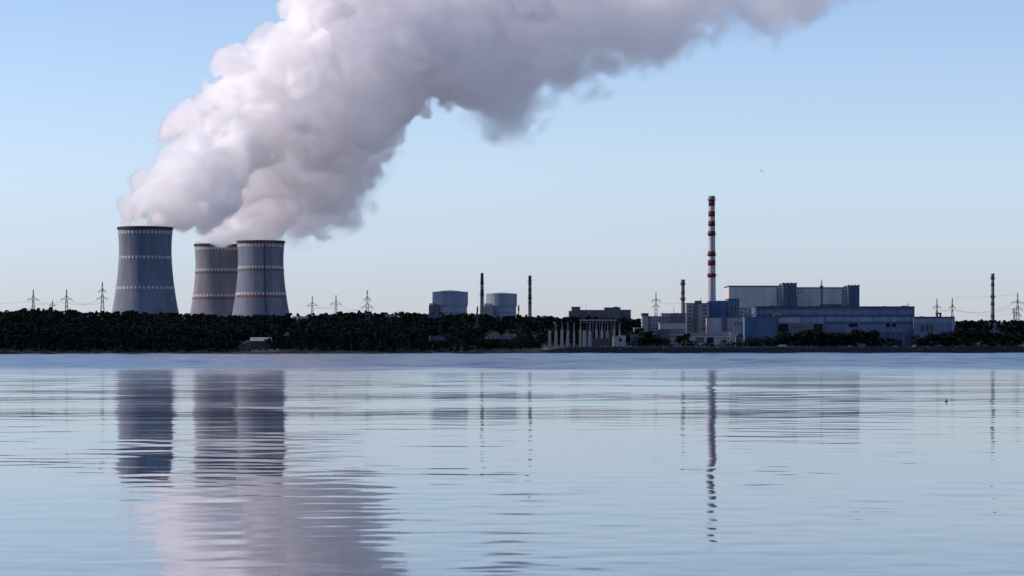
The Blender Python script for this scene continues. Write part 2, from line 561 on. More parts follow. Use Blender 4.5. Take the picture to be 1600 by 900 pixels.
# --- reactor unit blocks on the right
def reactor_unit(label, hall, tower, ytop_h, ytop_t, Y, nb):
    r = root_at("reactor_building", label, "building", (hall[0] + tower[1]) / 2, Y, "reactor unit blocks of the old plant")
    pbox("hall_wall", r, hall[0], hall[1], ytop_h, None, Y, 62, M_HALL)
    roof_on(r, hall[0], hall[1] - 0.6, ytop_h, Y, 62, h=1.3, over=0.4)
    panels(r, hall[0] + .3, hall[1] - 9.5, ytop_h + 2.2, 479.5, Y, nb, 4, M_HALL, gap=0.16, proud=0.22)
    panels(r, hall[1] - 7.2, hall[1] - 0.6, ytop_h + 2.2, 479.5, Y, 1, 3, M_TURBL, gap=0.4, proud=0.35)
    pbox("downpipe_recess", r, hall[1] - 9.0, hall[1] - 7.7, ytop_h + 1.2, 479.5, Y, 0.2, M_FIN, proud=0.5)
    pbox("vent_tower", r, tower[0], tower[1], ytop_t, None, Y - 6, 40, M_FIN)
    roof_on(r, tower[0], tower[1], ytop_t, Y - 6, 40, h=0.9)
    n = 7
    for k in range(n):
        a = tower[0] + 0.6 + (tower[1] - tower[0] - 1.2) * (k + 0.5) / n
        pbox("fin", r, a - 0.45, a + 0.45, ytop_t + 2.5, 479.0, Y - 6, 0.1, M_TURB if k % 3 else M_FIN, proud=0.9)
    for k in range(4):
        a = tower[0] + 1.5 + (tower[1] - tower[0] - 3) * k / 3
        pbox("roof_vent", r, a - 0.9, a + 0.9, ytop_t - 2.2, ytop_t - 1.2, Y - 2, 3, M_HALLD)
    return r
u1 = reactor_unit("left reactor block, pale panelled hall with taller slate vent tower", (1139, 1223), (1223, 1245), 448, 443.5, 2900, 8)
u2 = reactor_unit("right reactor block with a roof mast and dark end tower", (1245.6, 1325), (1325, 1343), 450.5, 447, 2930, 7)
o = antenna(u2, 1284, 436, 450, 2930, r=0.5, arms=3, name="roof_mast")
pbox("mast_housing", u2, 1281.5, 1286.5, 446.5, 449.2, 2932, 5, M_DGREY)
pbox("duct", u2, 1283, 1285.2, 450, 478, 2930, 0.2, M_FIN, proud=0.9)
pbox("dark_strip", u2, 1281, 1314.5, 475.0, 478.8, 2930, 0.2, M_DGREY, proud=0.7)  # dark grey strip low on the hall wall, standing slightly proud

# --- long turbine hall
Y = 2830
t = root_at("turbine_hall", "long blue grey turbine hall running below the reactor blocks", "building", 1300, Y)
pbox("hall_wall", t, 1181, 1429, 480, None, Y, 48, M_FIN)
roof_on(t, 1181, 1429, 480, Y, 48, h=1.0)
panels(t, 1181.5, 1428.5, 484, 491.5, Y, 18, 1, M_TURB, gap=0.35, proud=0.3)
panels(t, 1181.5, 1428.5, 481, 483.4, Y, 18, 1, M_FIN, gap=0.3, proud=0.2, name="parapet_panel")
panels(t, 1262, 1428.5, 495.6, 502.6, Y, 12, 1, M_TURBL, gap=0.4, proud=0.35)
panels(t, 1262, 1428.5, 506.5, 519.5, Y, 12, 1, M_TURB, gap=0.4, proud=0.3)
for k in range(8):
    if k in (2, 5):
        opening(t, 1287 + k * 19.4, 1303 + k * 19.4, 504.6, 511, Y - 0.31, name="vent_opening")
for a in (1262, 1288, 1318, 1341, 1365, 1392, 1412, 1427):
    pbox("pilaster", t, a - 1.0, a + 1.0, 494.8, None, Y, 0.1, M_TURB, proud=1.1)
for k in range(11):
    window(t, 1292 + k * 12.4, 504.6, 6.4, 1.3, Y, bars=3, m_frame=M_TURB)
for a, b, yy in ((1204, 1210, 476.8), (1262, 1270, 477.5), (1351, 1356, 478.5), (1366, 1369, 478.6), (1379, 1386, 478.2), (1394, 1397, 478.6), (1409, 1418, 477.6)):
    pbox("roof_fan_housing", t, a, b, yy, 479.7, Y + 8, 6, M_HALLD)
antenna(t, 1419.5, 471, 479.6, Y, r=0.3, arms=1)
for a in range(12):
    pbox("roof_fan_housing", t, 1228 + a * 9.5, 1231 + a * 9.5, 478.4, 479.7, Y + 14, 3, M_DGREY)

# --- end annex
Y = 2815
t = root_at("annex_building", "low blue grey annex at the right end of the turbine hall", "building", 1460, Y)
pbox("wall", t, 1429.3, 1491.5, 496.3, None, Y, 44, M_TURB)
roof_on(t, 1429.3, 1491.5, 496.3, Y, 44, h=1.1)
panels(t, 1430, 1491, 498.2, 505, Y, 7, 1, M_TURBL, gap=0.4)
panels(t, 1430, 1491, 507.6, 521, Y, 7, 1, M_TURB, gap=0.4)
for a in (1441, 1449, 1455.5):
    opening(t, a - 2, a + 2, 507, 518, Y - 0.3, name="tall_window", m=M_GLASS)
pbox("corner_pier", t, 1487, 1491.8, 497.5, None, Y, 0.2, M_TURBL, proud=0.8)
for a, b, yy in ((1437, 1444, 494.2), (1463, 1465.5, 489.8), (1468.6, 1471, 489.8)):
    pbox("roof_block", t, a, b, yy, 495.9, Y + 4, 5, M_DGREY)
pbox("roof_beam", t, 1462.6, 1471.4, 488.4, 490.6, Y + 3.8, 5.4, M_DGREY)

# --- solid blue block
Y = 2740
t = root_at("blue_block", "plain windowless bright blue block in front of the turbine hall", "building", 1188, Y)
pbox("wall", t, 1163.5, 1213, 496.5, None, Y, 40, M_BLUE)
roof_on(t, 1163.5, 1213, 496.5, Y, 40, M_FIN, h=1.0)
panels(t, 1164, 1212.6, 498, 531, Y, 5, 3, M_BLUE, gap=0.12, proud=0.2)

# --- blue upper building with dark tall windows
Y = 2790
t = root_at("blue_hall", "stepped blue clad hall at the foot of the striped chimney", "building", 1130, Y)
pbox("wall", t, 1108.3, 1138, 471.5, None, Y, 34, M_BLUE)
roof_on(t, 1108.3, 1137.6, 471.5, Y, 34, M_FIN)
pbox("wall", t, 1138, 1155.5, 467.6, None, Y - 2, 38, M_BLUE)
roof_on(t, 1138, 1155.5, 467.6, Y - 2, 38, M_FIN)
panels(t, 1108.6, 1135, 473, 495, Y, 3, 2, M_BLUE, gap=0.14, proud=0.2)
for a in (1142, 1149):
    opening(t, a - 1.7, a + 1.7, 477, 492.5, Y - 2, name="tall_window", m=M_GLASS)
pbox("roof_ridge", t, 1119, 1135, 469.8, 470.7, Y + 10, 6, M_ROOF)

# --- cream hall below it
Y = 2765
t = root_at("cream_hall", "cream walled low hall between the stair block and the blue block", "building", 1134, Y)
pbox("wall", t, 1104, 1163, 496.8, None, Y, 20, M_CREAM)
roof_on(t, 1104, 1162.8, 496.8, Y, 20, M_DGREY, h=1.0)
panels(t, 1106, 1127, 499, 519, Y, 3, 2, M_CREAM, gap=0.15, proud=0.2)
panels(t, 1136.5, 1162.5, 499, 519, Y, 3, 2, M_CREAM, gap=0.15, proud=0.2)
pbox("stair_shaft", t, 1128, 1135.6, 495.0, 517.5, Y, 0.3, M_DGREY, proud=1.6)
for k in range(3):
    window(t, 1149 + k * 4.6, 505.5, 1.6, 3.6, Y - 0.2)
# steel platform stack beside it
t = root_at("steel_platform", "layered grey platforms beside the blue hall", "platform", 1163, 2800)
for k, (a, b, yy) in enumerate(((1157, 1172, 481.2), (1160, 1174, 486.6), (1156.5, 1178, 491.5))):
    pbox("deck", t, a, b, yy, yy + 2.0, 2800, 12, M_GREY if k != 1 else M_CREAM)
for a in (1158.2, 1165, 1171):
    pbox("post", t, a - .6, a + .6, 483.4, None, 2803, 1.0, M_DGREY)

# --- stair tower block with windows
Y = 2778
t = root_at("office_tower", "tall grey office block with a dark stair strip and roof hut", "building", 1090, Y)
pbox("wall", t, 1072.5, 1108, 474.6, None, Y, 24, M_GREY)
roof_on(t, 1072.5, 1108, 474.6, Y, 24)
pbox("stair_strip", t, 1083.5, 1089.5, 475.5, 518, Y, 0.2, M_DGREY, proud=0.7)
pbox("roof_hut", t, 1086, 1096.5, 469.8, 473.4, Y + 2, 10, M_DGREY)
antenna(t, 1095.2, 464, 469.8, Y, r=0.25)
for k in range(7):
    window(t, 1078.2, 479.5 + k * 5.9, 3.6, 2.0, Y, bars=1)
for k in range(7):
    window(t, 1101, 478.3 + k * 5.9, 5.0, 1.9, Y, bars=2)
for k in range(14):
    window(t, 1086.5, 478 + k * 2.9, 2.6, 1.3, Y - 0.7, proud=0.2, frame=0.18)

# --- long low front building with two gates
Y = 2716
t = root_at("gatehouse", "long low pale building with two wide gates near the embankment", "building", 1115, Y)
pbox("wall", t, 1078, 1149.5, 521.2, None, Y, 14, M_CREAM)
roof_on(t, 1078, 1149.5, 521.2, Y, 14, M_GREY, h=0.6)
pbox("cornice", t, 1078.2, 1149.3, 523.0, 524.0, Y, 0.1, M_DGREY, proud=0.35)
opening(t, 1088, 1099.5, 527, 535.5, Y, slats=0, m=M_DGREY)
opening(t, 1104.5, 1115, 527, 535.5, Y)
for k in range(5):
    window(t, 1122 + k * 5.4, 528, 1.9, 1.6, Y)
pbox("side_wing", t, 1140.5, 1149.6, 519.8, None, Y - 3, 14, M_CREAM)
t = root_at("dark_shed", "small dark gabled shed beside the blue block", "shed", 1156, 2700)
mb = MB(); L = t.location
xa, xb = PX(1149.8, 2700) - L.x, PX(1161.5, 2700) - L.x
mb.box(xa, xb, 0, 9, -1.5, PZ(526, 2700) - L.z)
mb.build("wall", M_DGREY, t)
zc = PZ(526, 2700) - L.z + .01; xm = (xa + xb) / 2; zt = PZ(519.3, 2700) - L.z
MB().add([(xa - .4, -.4, zc), (xb + .4, -.4, zc), (xm, -.4, zt), (xa - .4, 9.4, zc), (xb + .4, 9.4, zc), (xm, 9.4, zt)], [(0, 1, 2), (5, 4, 3), (0, 2, 5, 3), (1, 4, 5, 2), (0, 3, 4, 1)]).build("roof", M_ROOF, t)

# --- louvred plant room
Y = 2770
t = root_at("plant_room", "dark plant room with pale louvres right of the blue block", "building", 1240, Y)
pbox("wall", t, 1213.8, 1287, 495.0, None, Y, 26, M_TURB)
roof_on(t, 1213.8, 1287, 495.0, Y, 26, M_FIN)
panels(t, 1216, 1250, 496.4, 504, Y, 3, 1, M_CREAM, gap=0.2, proud=0.3)
panels(t, 1250.5, 1286.5, 496.4, 504, Y, 4, 1, M_TURBL, gap=0.3, proud=0.3)
opening(t, 1216, 1232, 506.2, 519, Y)
opening(t, 1234.5, 1268, 506.5, 516.5, Y, name="louvre", slats=4)
opening(t, 1271, 1286, 506, 519, Y)
t = root_at("red_cabin", "small faded red roofed cabin above the blue block corner", "cabin", 1215, 2765, z=PZ(495.6, 2765))
pbox("wall", t, 1209.5, 1220.5, 492.2, 496.3, 2768, 6, M_DGREY)
L = t.location
xa, xb = PX(1207.5, 2768) - L.x, PX(1222.5, 2768) - L.x
z0 = PZ(492.2, 2768) - L.z + .01; z1 = PZ(489.0, 2768) - L.z
MB().add([(xa, 2.4, z0), (xb, 2.4, z0), (xb - 3, 6, z1), (xa + 3, 6, z1), (xa, 9.6, z0), (xb, 9.6, z0)], [(0, 1, 2, 3), (3, 2, 5, 4), (0, 3, 4), (1, 5, 2), (0, 4, 5, 1)]).build("roof", M_RED, t)

# --- stepped block on the left of the plant
Y = 2745
t = root_at("stepped_block", "stepped grey block with a dark capped tower at the left end of the plant", "building", 1038, Y)
pbox("tower_wall", t, 1003.5, 1013, 493.5, None, Y - 3, 14, M_GREY)
pbox("tower_cap", t, 1002.8, 1013.6, 489.3, 493.4, Y - 3.6, 15, M_ROOF)
pbox("wall", t, 1013, 1034, 494.8, None, Y, 22, M_GREY)
roof_on(t, 1013.4, 1034, 494.8, Y, 22, h=0.6)
pbox("wall", t, 1034, 1072, 490.2, None, Y + 4, 24, M_GREY)
roof_on(t, 1034, 1072, 490.2, Y + 4, 24, h=0.6)
pbox("drainage_recess", t, 1014, 1016, 494.4, None, Y, 0.1, M_FIN, proud=0.4)
pbox("drainage_recess", t, 1030, 1032, 495.4, None, Y, 0.1, M_DGREY, proud=0.4)
for k in range(4):
    for j in range(3):
        window(t, 1019 + k * 3.6, 501 + j * 6, 1.5, 2.0, Y)
for k in range(3):
    window(t, 1037.5 + k * 3, 497, 1.3, 2.4, Y + 4)
for px, yy in ((1035, 492.4), (1053, 484.8), (1025, 492.6)):
    antenna(t, px, yy - 4, 490.4 if px > 1034 else 495, Y + 8, r=0.3)
# dark arched machine house on its roof
L = t.location
a0, a1 = PX(1045, Y), PX(1069, Y)
mb = MB(); n = 10
pts = []
for k in range(n + 1):
    an = math.pi * k / n
    pts.append(((a0 + a1) / 2 - (a1 - a0) / 2 * math.cos(an) - L.x, PZ(503, Y) + (PZ(488.8, Y) - PZ(503, Y)) * (0.55 + 0.45 * math.sin(an)) - L.z))
vv = [(x, -0.5, z) for x, z in pts] + [(pts[-1][0], -0.5, PZ(503, Y) - L.z), (pts[0][0], -0.5, PZ(503, Y) - L.z)]
m_ = len(vv)
vv2 = vv + [(x, 14, z) for x, _, z in vv]
mb.add(vv2, [tuple(range(m_)), tuple(reversed(range(m_, 2 * m_)))] + [(i, i + m_, (i + 1) % m_ + m_, (i + 1) % m_) for i in range(m_)])
mb.build("machine_house", M_DGREY, t)
for k in range(3):
    window(t, 1050.5 + k * 6.2, 497, 2.6, 3.2, Y - 0.5)
t = root_at("pale_wing", "pale horizontal wing with ribbon windows below the stepped block", "building", 1050, 2722)
pbox("upper_wall", t, 1030.5, 1072, 505.0, 514.5, 2722, 14, M_CREAM)
roof_on(t, 1030.5, 1072, 505.0, 2722, 14, M_GREY, h=0.5)
pbox("lower_wall", t, 1047, 1072, 514.6, None, 2724, 12, M_GREY)
pbox("lower_wall", t, 1022, 1044.5, 517, None, 2723, 12, M_FIN)
panels(t, 1031, 1071.6, 506.3, 514, 2722, 4, 1, M_CREAM, gap=0.2, proud=0.2)
for k in range(6):
    window(t, 1049.5 + k * 4.0, 519.5, 2.2, 1.3, 2724, bars=1)
    window(t, 1049.5 + k * 4.0, 525.5, 2.2, 1.3, 2724, bars=1)
for k in range(3):
    window(t, 1026 + k * 6.5, 527.5, 2.4, 2.2, 2723)
t = root_at("white_hut", "small pale hut left of the dark capped tower", "hut", 996, 2700)
pbox("wall", t, 990.5, 1003, 512.2, None, 2700, 8, M_PIER)
roof_on(t, 990.5, 1003, 512.2, 2700, 8, M_GREY, h=0.5)
for k in range(2):
    window(t, 994 + k * 5, 516.5, 1.4, 1.3, 2700)
t = root_at("blue_kiosk", "low blue kiosk with a dark roof by the trees", "kiosk", 993, 2668)
pbox("wall", t, 985.5, 1000, 522.6, None, 2668, 6, M_BLUE)
roof_on(t, 985, 1000.5, 522.6, 2668, 6, M_ROOF, h=0.7)
opening(t, 990, 993, 525, 530, 2668, name="door")

# --- admin building behind the piers
Y = 2960
t = root_at("admin_building", "dark grey flat roofed office building rising above the intake piers", "building", 938, Y)
pbox("wall", t, 907, 945, 485.3, None, Y, 20, M_DGREY)
roof_on(t, 907, 944.6, 485.3, Y, 20)
pbox("wall", t, 889, 893.5, 485.6, None, Y, 18, M_DGREY)
pbox("lift_tower", t, 893.5, 906.6, 480.4, None, Y - 3, 24, M_DGREY)
roof_on(t, 893.5, 906.6, 480.4, Y - 3, 24)
pbox("lift_tower", t, 945, 969.6, 481.4, None, Y - 4, 24, M_DGREY)
roof_on(t, 945, 969.6, 481.4, Y - 4, 24)
pbox("wall", t, 969.8, 985.8, 485.0, None, Y - 1, 20, M_FIN)
roof_on(t, 969.9, 985.8, 485.0, Y - 1, 20)
for j in range(2):
    for k in range(9):
        window(t, 909.5 + k * 4.0, 489 + j * 5, 2.4, 1.7, Y, bars=1)
for k in range(3):
    window(t, 973.2 + k * 4.6, 493.2, 3.0, 2.8, Y - 1, m_frame=M_TURBL)
for j in range(2):
    for k in range(5):
        window(t, 948.5 + k * 4.3, 487 + j * 5, 2.2, 1.7, Y - 4)
pbox("roof_hut", t, 959, 966, 479.2, 480.2, Y, 6, M_ROOF)
antenna(t, 916, 474, 484.6, Y, r=0.2)

# --- intake piers: pale posts in a row in front of the trees
PIERS = [(859, 517.5, 534, 2.0, 0), (868.8, 503, 534.5, 2.0, 1), (878.2, 503.5, 533.5, 1.9, 1), (887.4, 503.5, 531.0, 2.0, 1), (897, 503.5, 530.5, 1.2, 1), (907, 505, 531.5, 1.6, 1),
         (913.5, 516, 534.5, 2.3, 0), (921.8, 504, 533.5, 2.1, 1), (932, 503.5, 529.5, 1.6, 1), (940.8, 503.5, 529.0, 1.7, 1), (949.6, 505, 536.0, 1.9, 1), (959.3, 506, 530.0, 1.5, 1), (968.3, 503.5, 526.0, 1.3, 1)]
for k, (px, y0, y1, hw, post) in enumerate(PIERS):
    Y = 2520 + 0.72 * PX(px, 2500) + 6 * (k % 3) - 30
    x = PX(px, Y)
    gz = ground_z(x, Y)
    pos = ("first", "second", "third", "fourth", "fifth", "sixth", "seventh", "eighth", "ninth", "tenth", "eleventh", "twelfth", "last")[k]
    lab = "%s pale concrete pier from the left in the row below the office building" % pos
    r = thing("concrete_pier", lab, "pier", (x, Y, gz), "pale intake piers")
    s_ = Y / FPX
    ztop = PZ(517 + 1.3 * math.sin(k * 2.1), Y) - gz
    zb = min(-0.6, PZ(y1, Y) - gz)
    MB().bar((0, 0, -1.5), (0, 0, ztop), hw * s_ * 1.25, hw * s_ * 0.95).build("pier_base", M_PIER, r)
    MB().box(-hw * s_ * 0.95, hw * s_ * 0.95, -hw * s_ * .95, hw * s_ * .95, ztop + .004, ztop + 0.7).build("cap", M_GREY, r)
    if post:
        MB().bar((0, 0, ztop + 0.71), (0, 0, PZ(y0, Y) - gz), 0.85 * s_, 0.5 * s_).build("post", M_GREY, r)
# portal frame behind the piers
Y = 2560
r = root_at("portal_frame", "grey portal frame with a long top beam behind the piers", "gantry", 934, Y)
L = r.location
pbox("beam", r, 905.5, 963.0, 499.2, 501.4, Y, 2.0, M_GREY)
pbox("beam", r, 905.5, 963.0, 503.6, 504.6, Y, 1.6, M_DGREY)
for px in (907.5, 917.5, 926.5, 936.5, 945.5, 955, 961.5):
    pbox("post", r, px - 0.6, px + 0.6, 501.5, None, Y + 0.2, 1.0, M_DGREY)
t = root_at("pump_hut", "small cream hut at the right end of the pier row", "hut", 968, 2470)
pbox("wall", t, 958, 967, 526, None, 2470, 7, M_CREAM)
pbox("wall", t, 967, 978, 524.4, None, 2472, 7, M_CREAM)
roof_on(t, 967, 978, 524.4, 2472, 7, M_GREY, h=0.4)
roof_on(t, 958, 966.6, 526, 2470, 7, M_GREY, h=0.4)
opening(t, 967.8, 971.2, 528.5, 534, 2472, name="door")
t = root_at("low_brick_wall", "low reddish brick wall between the pale piers", "wall", 940, 2500)
pbox("wall", t, 925, 957, 528.5, None, 2500, 1.2, mat("dull_brick", (0.12, 0.085, 0.085), (0.08, 0.055, 0.058), scale=0.6))

# --- containment drums of the newer units
def drum(px, half, ytop, Y, label, phase):
    x = PX(px, Y)
    gz = ground_z(x, Y)
    r = thing("reactor_drum", label, "reactor building", (x, Y, gz), "round containment buildings")
    R = half * Y / FPX
    H = PZ(ytop, Y) - gz
    hu = H * 0.5
    zl = H - 21
    n = 40
    prof = [(R * 0.955, -2), (R * 0.955, zl), (R, zl + 3.0), (R, H - 1.6), (R * 1.012, H - 1.5), (R * 1.012, H), (R * 0.985, H), (R * 0.965, H - 0.7), (R * 0.7, H + 0.6), (R * 0.35, H + 1.6), (R * 0.08, H + 2.0)]
    MB().lathe(prof, n, closed=True).build("shell", M_DRUM, r, False)
    for k in range(24):
        a = 2 * math.pi * (k + phase) / 24
        rr = R + 0.25
        c, s_ = math.cos(a), math.sin(a)
        mb = MB()
        w = 0.35
        pts = [(rr * c - w * s_, rr * s_ + w * c), (rr * c + w * s_, rr * s_ - w * c), ((rr - 0.8) * c + w * s_, (rr - 0.8) * s_ - w * c), ((rr - 0.8) * c - w * s_, (rr - 0.8) * s_ + w * c)]
        mb.add([(p[0], p[1], zl + 3.2) for p in pts] + [(p[0], p[1], H - 1.7) for p in pts], [(0, 1, 2, 3), (7, 6, 5, 4), (0, 4, 5, 1), (1, 5, 6, 2), (2, 6, 7, 3), (3, 7, 4, 0)])
        mb.build("rib", M_DRUM, r)
    MB().lathe([(R * 0.958, zl - 8.6), (R * 0.975, zl - 8.6), (R * 0.975, zl - 7.6), (R * 0.958, zl - 7.6)], n, closed=False).build("ledge", M_DGREY, r)
    return r
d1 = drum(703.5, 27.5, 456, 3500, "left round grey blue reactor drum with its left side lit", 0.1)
pbox("side_block", d1, 670, 686, 476.5, None, 3478, 16, M_DGREY)
pbox("side_block", d1, 671, 680, 473.8, 476.2, 3482, 10, M_PIER)
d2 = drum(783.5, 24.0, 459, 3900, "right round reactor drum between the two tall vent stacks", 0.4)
pbox("side_block", d2, 750, 771, 478, None, 3870, 16, M_GREY)
pbox("side_block", d2, 757, 766, 474, 477.6, 3874, 10, M_CREAM)

# ------------------------------------------------------------------ chimneys
def stack(name, label, px, Y, ytop, w_top, w_base, bands, m_body, m_band, platforms=(), cap=None, ybase=None, group="tall stacks", cat="chimney"):
    x = PX(px, Y)
    gz = ground_z(x, Y)
    r = thing(name, label, cat, (x, Y, gz), group)
    s_ = Y / FPX
    H = PZ(ytop, Y) - gz
    rt, rb = w_top * s_ / 2, w_base * s_ / 2
    def R(z):
        return rb + (rt - rb) * max(0.0, min(1.0, z / H))
    prof = [(R(z), z) for z in np.linspace(0, H, 14)]
    prof[0] = (R(0), -2.0)
    MB().lathe(prof + [(rt * 0.8, H), (rt * 0.75, H - 4)], 28, closed=False).build("shaft", m_body, r, True)
    for (ya, yb) in bands:
        za, zb = PZ(yb, Y) - gz, PZ(ya, Y) - gz
        MB().lathe([(R(za), za), (R(za) + 0.12, za), (R(zb) + 0.12, zb), (R(zb), zb)], 28, closed=False).build("painted_band", m_band, r, True)
    for yp in platforms:
        z = PZ(yp, Y) - gz
        p = MB().lathe([(R(z), z), (R(z) + 1.3, z + 0.5), (R(z) + 1.3, z + 0.8), (R(z), z + 0.8)], 28, closed=False).build("platform", M_STEELD, r)
        rail = MB()
        for q in range(14):
            a = 2 * math.pi * q / 14
            rail.bar(((R(z) + 1.2) * math.cos(a), (R(z) + 1.2) * math.sin(a), z + 0.8), ((R(z) + 1.2) * math.cos(a), (R(z) + 1.2) * math.sin(a), z + 2.0), 0.09)
        rail.lathe([(R(z) + 1.15, z + 1.95), (R(z) + 1.25, z + 1.95), (R(z) + 1.25, z + 2.1), (R(z) + 1.15, z + 2.1)], 28, closed=False)
        rail.build("railing", M_STEELD, p)
    if cap:
        z = H - cap * s_
        MB().lathe([(rt + 0.05, z), (rt + 0.35, z + 0.3), (rt + 0.35, H + 0.2), (rt * 0.8, H + 0.25)], 28, closed=False).build("cap", M_STACKG, r, True)
    lad = MB()
    lad.bar((0.0, -R(0) - 0.35, 2), (0.0, -R(H) - 0.35, H), 0.16)
    lad.build("ladder", M_STEELD, r)
    return r
stack("striped_chimney", "tallest chimney, white with dark red bands, above the plant", 1112, 2850, 306.5, 9.6, 14.6,
      [(313.5, 322), (330, 338.5), (345.5, 353.5), (361, 369), (392.5, 400.5), (406.5, 415), (427, 433.5)], M_STACKW, M_BAND, platforms=(313.5, 367, 399.5, 431.5), cap=5.5)
stack("banded_stack", "short dark banded stack left of the grey office block", 1067, 2800, 437, 5.6, 6.6, [(438, 446), (455, 459), (466, 470)], M_STACKG, M_STACKD, platforms=(445, 468), cap=3)
stack("banded_stack", "lone brown banded stack over the trees at the far right", 1551, 3050, 427.5, 4.8, 6.6, [(428, 437), (441.5, 447), (460.5, 466), (471.5, 477), (490, 496)], M_STACKG, M_STACKD, platforms=(436, 465), cap=2)
stack("vent_stack", "slim dark vent stack left of the right reactor drum", 753.2, 3850, 426.5, 4.4, 7.5, [(427, 443), (452, 461)], M_STACKG, M_STACKD, platforms=(444, 462))
stack("vent_stack", "slim banded vent stack right of the reactor drums", 828, 3800, 430.5, 4.6, 6.0, [(431, 437), (441, 446), (450, 455), (459, 466), (471, 476)], M_STACKG, M_STACKD, platforms=(440, 467))
for px, y0, Y, lab in ((746, 478, 3800, "thin mast just left of the dark vent stack"), (810.5, 476, 3900, "thin mast right beside the right reactor drum")):
    r = root_at("lightning_mast", lab, "mast", px, Y)
    H = PZ(y0, Y) - r.location.z
    MB().lathe([(0.9, -1), (0.75, H * .8), (1.3, H * .82), (1.1, H * .95), (0.35, H)], 10).build("pole", M_STEELD, r, True)

# ------------------------------------------------------------------ pylons and lines
PYL = {}
def pylon(key, px, Y, ytop, arms, label, w_base=6.5, mid=None):
    x = PX(px, Y)
    gz = ground_z(x, Y)
    r = thing("power_pylon", label, "pylon", (x, Y, gz), "lattice power pylons")
    H = PZ(ytop, Y) - gz
    def half(z):
        t = z / H
        return max(0.22, w_base / 2 * max(0.0, 1 - t) ** 1.35 + 0.25)
    seg = 9
    zs = [H * k / seg for k in range(seg + 1)]
    for sx, sy in ((-1, -1), (1, -1), (1, 1), (-1, 1)):
        mb = MB()
        for a, b in zip(zs, zs[1:]):
            a_ = a if a > 0 else -1.0
            mb.bar((sx * half(a), sy * half(a), a_), (sx * half(b), sy * half(b), b), 0.19)
        mb.build("leg", M_PYLON, r)
    br = MB()
    for k, (a, b) in enumerate(zip(zs, zs[1:])):
        for (s0, s1) in (((-1, -1), (1, -1)), ((1, 1), (-1, 1)), ((1, -1), (1, 1)), ((-1, 1), (-1, -1))):
            br.bar((s0[0] * half(a), s0[1] * half(a), a), (s1[0] * half(b), s1[1] * half(b), b), 0.085)
            br.bar((s1[0] * half(a), s1[1] * half(a), a), (s0[0] * half(b), s0[1] * half(b), b), 0.085)
    tag(br.build("bracing", M_PYLON, r), kind="stuff")
    pts = []
    for (ya, hw) in arms:
        z = PZ(ya, Y) - gz
        L_ = hw * Y / FPX
        mb = MB()
        for sgn in (-1, 1):
            mb.bar((sgn * half(z), 0, z), (sgn * L_, 0, z - 0.3), 0.34, 0.2)
            mb.bar((sgn * half(z), 0, z + 2.6), (sgn * L_, 0, z - 0.2), 0.24, 0.16)
            mb.bar((sgn * L_ * .98, 0, z - 0.3), (sgn * L_ * .98, 0, z - 2.4), 0.16)
        mb.build("crossarm", M_PYLON, r)
        pts += [(x - L_ * .98, Y, z + gz - 2.4), (x + L_ * .98, Y, z + gz - 2.4)]
    PYL[key] = (pts, (x, Y, PZ(ytop, Y)))
    return r
pylon("a", 52, 2780, 452.5, [(468, 9)], "leftmost lattice pylon above the wood")
pylon("a2", 82, 3300, 470, [(477, 5)], "faint small pylon between the two leftmost ones", 4)
pylon("b", 104, 2800, 452.5, [(467.5, 9)], "second tall lattice pylon from the left edge")
pylon("c", 160, 2850, 440.5, [(455, 6), (466.5, 8.5)], "tall two armed pylon just left of the largest cooling tower", 7)
pylon("d", 488, 3050, 463, [(477, 8)], "first pylon right of the cooling towers")
pylon("e", 525, 3050, 461, [(475, 9)], "pylon between two others right of the cooling towers")
pylon("f", 574, 2560, 453.5, [(468, 5.5), (480, 9)], "tallest pylon in front of the middle wood", 7)
pylon("g", 745, 2500, 487, [(493, 4)], "lattice pylon standing before the wood below the reactor drums", 4.5)
pylon("h", 1025, 2960, 457, [(470, 7), (479, 5)], "pylon between the office building and the dark banded stack")
pylon("i", 1464, 3020, 467, [(480, 6)], "pylon above the annex roof, left of two")
pylon("j", 1488, 3060, 465.5, [(480.5, 5)], "pylon above the annex roof end, right of two")
pylon("k", 1590, 2960, 458, [(473, 10), (483, 8), (493, 6)], "wide three armed pylon at the right edge", 8)
pylon("l", 1584.5, 3200, 482, [(488, 3)], "small thin pylon beside the right edge pylon", 4)
def cable(a, b, sag, label):
    a, b = Vector(a), Vector(b)
    n = 14
    mb = MB()
    pts = [a.lerp(b, k / n) - Vector((0, 0, sag * 4 * (k / n) * (1 - k / n))) for k in range(n + 1)]
    for p, q in zip(pts, pts[1:]):
        mb.bar(p, q, 0.085)
    o = mb.build("power_line", M_CABLE)
    # origin at the first pylon
    return tag(o, label, "power line", "power lines between pylons")
NAMES = {"a": "leftmost pylon", "b": "second pylon from the left", "c": "pylon by the largest cooling tower", "d": "first pylon right of the towers", "e": "middle pylon right of the towers",
         "f": "tallest middle pylon", "h": "pylon by the banded stack", "i": "left annex roof pylon", "j": "right annex roof pylon", "k": "right edge pylon"}
def span(k1, k2, sag, pairs):
    for (i, j, w) in pairs:
        cable(PYL[k1][0][i], PYL[k2][0][j], sag, "%s power line, %s to %s" % (w, NAMES[k1], NAMES[k2]))
span("a", "b", 3, [(0, 0, "near"), (1, 1, "far")])
span("b", "c", 4, [(0, 2, "near"), (1, 3, "far")])
span("d", "e", 2, [(0, 0, "near"), (1, 1, "far")])
span("e", "f", 3, [(0, 2, "near"), (1, 3, "far")])
span("i", "j", 2, [(0, 0, "near"), (1, 1, "far")])
span("j", "k", 6, [(0, 0, "upper near"), (1, 1, "upper far"), (1, 3, "lower")])
def line_out(k, idx, to, sag, lab):
    cable(PYL[k][0][idx], to, sag, lab)
line_out("a", 0, (-640, 2700, 62), 5, "thin power line leaving the picture left of the leftmost pylon")
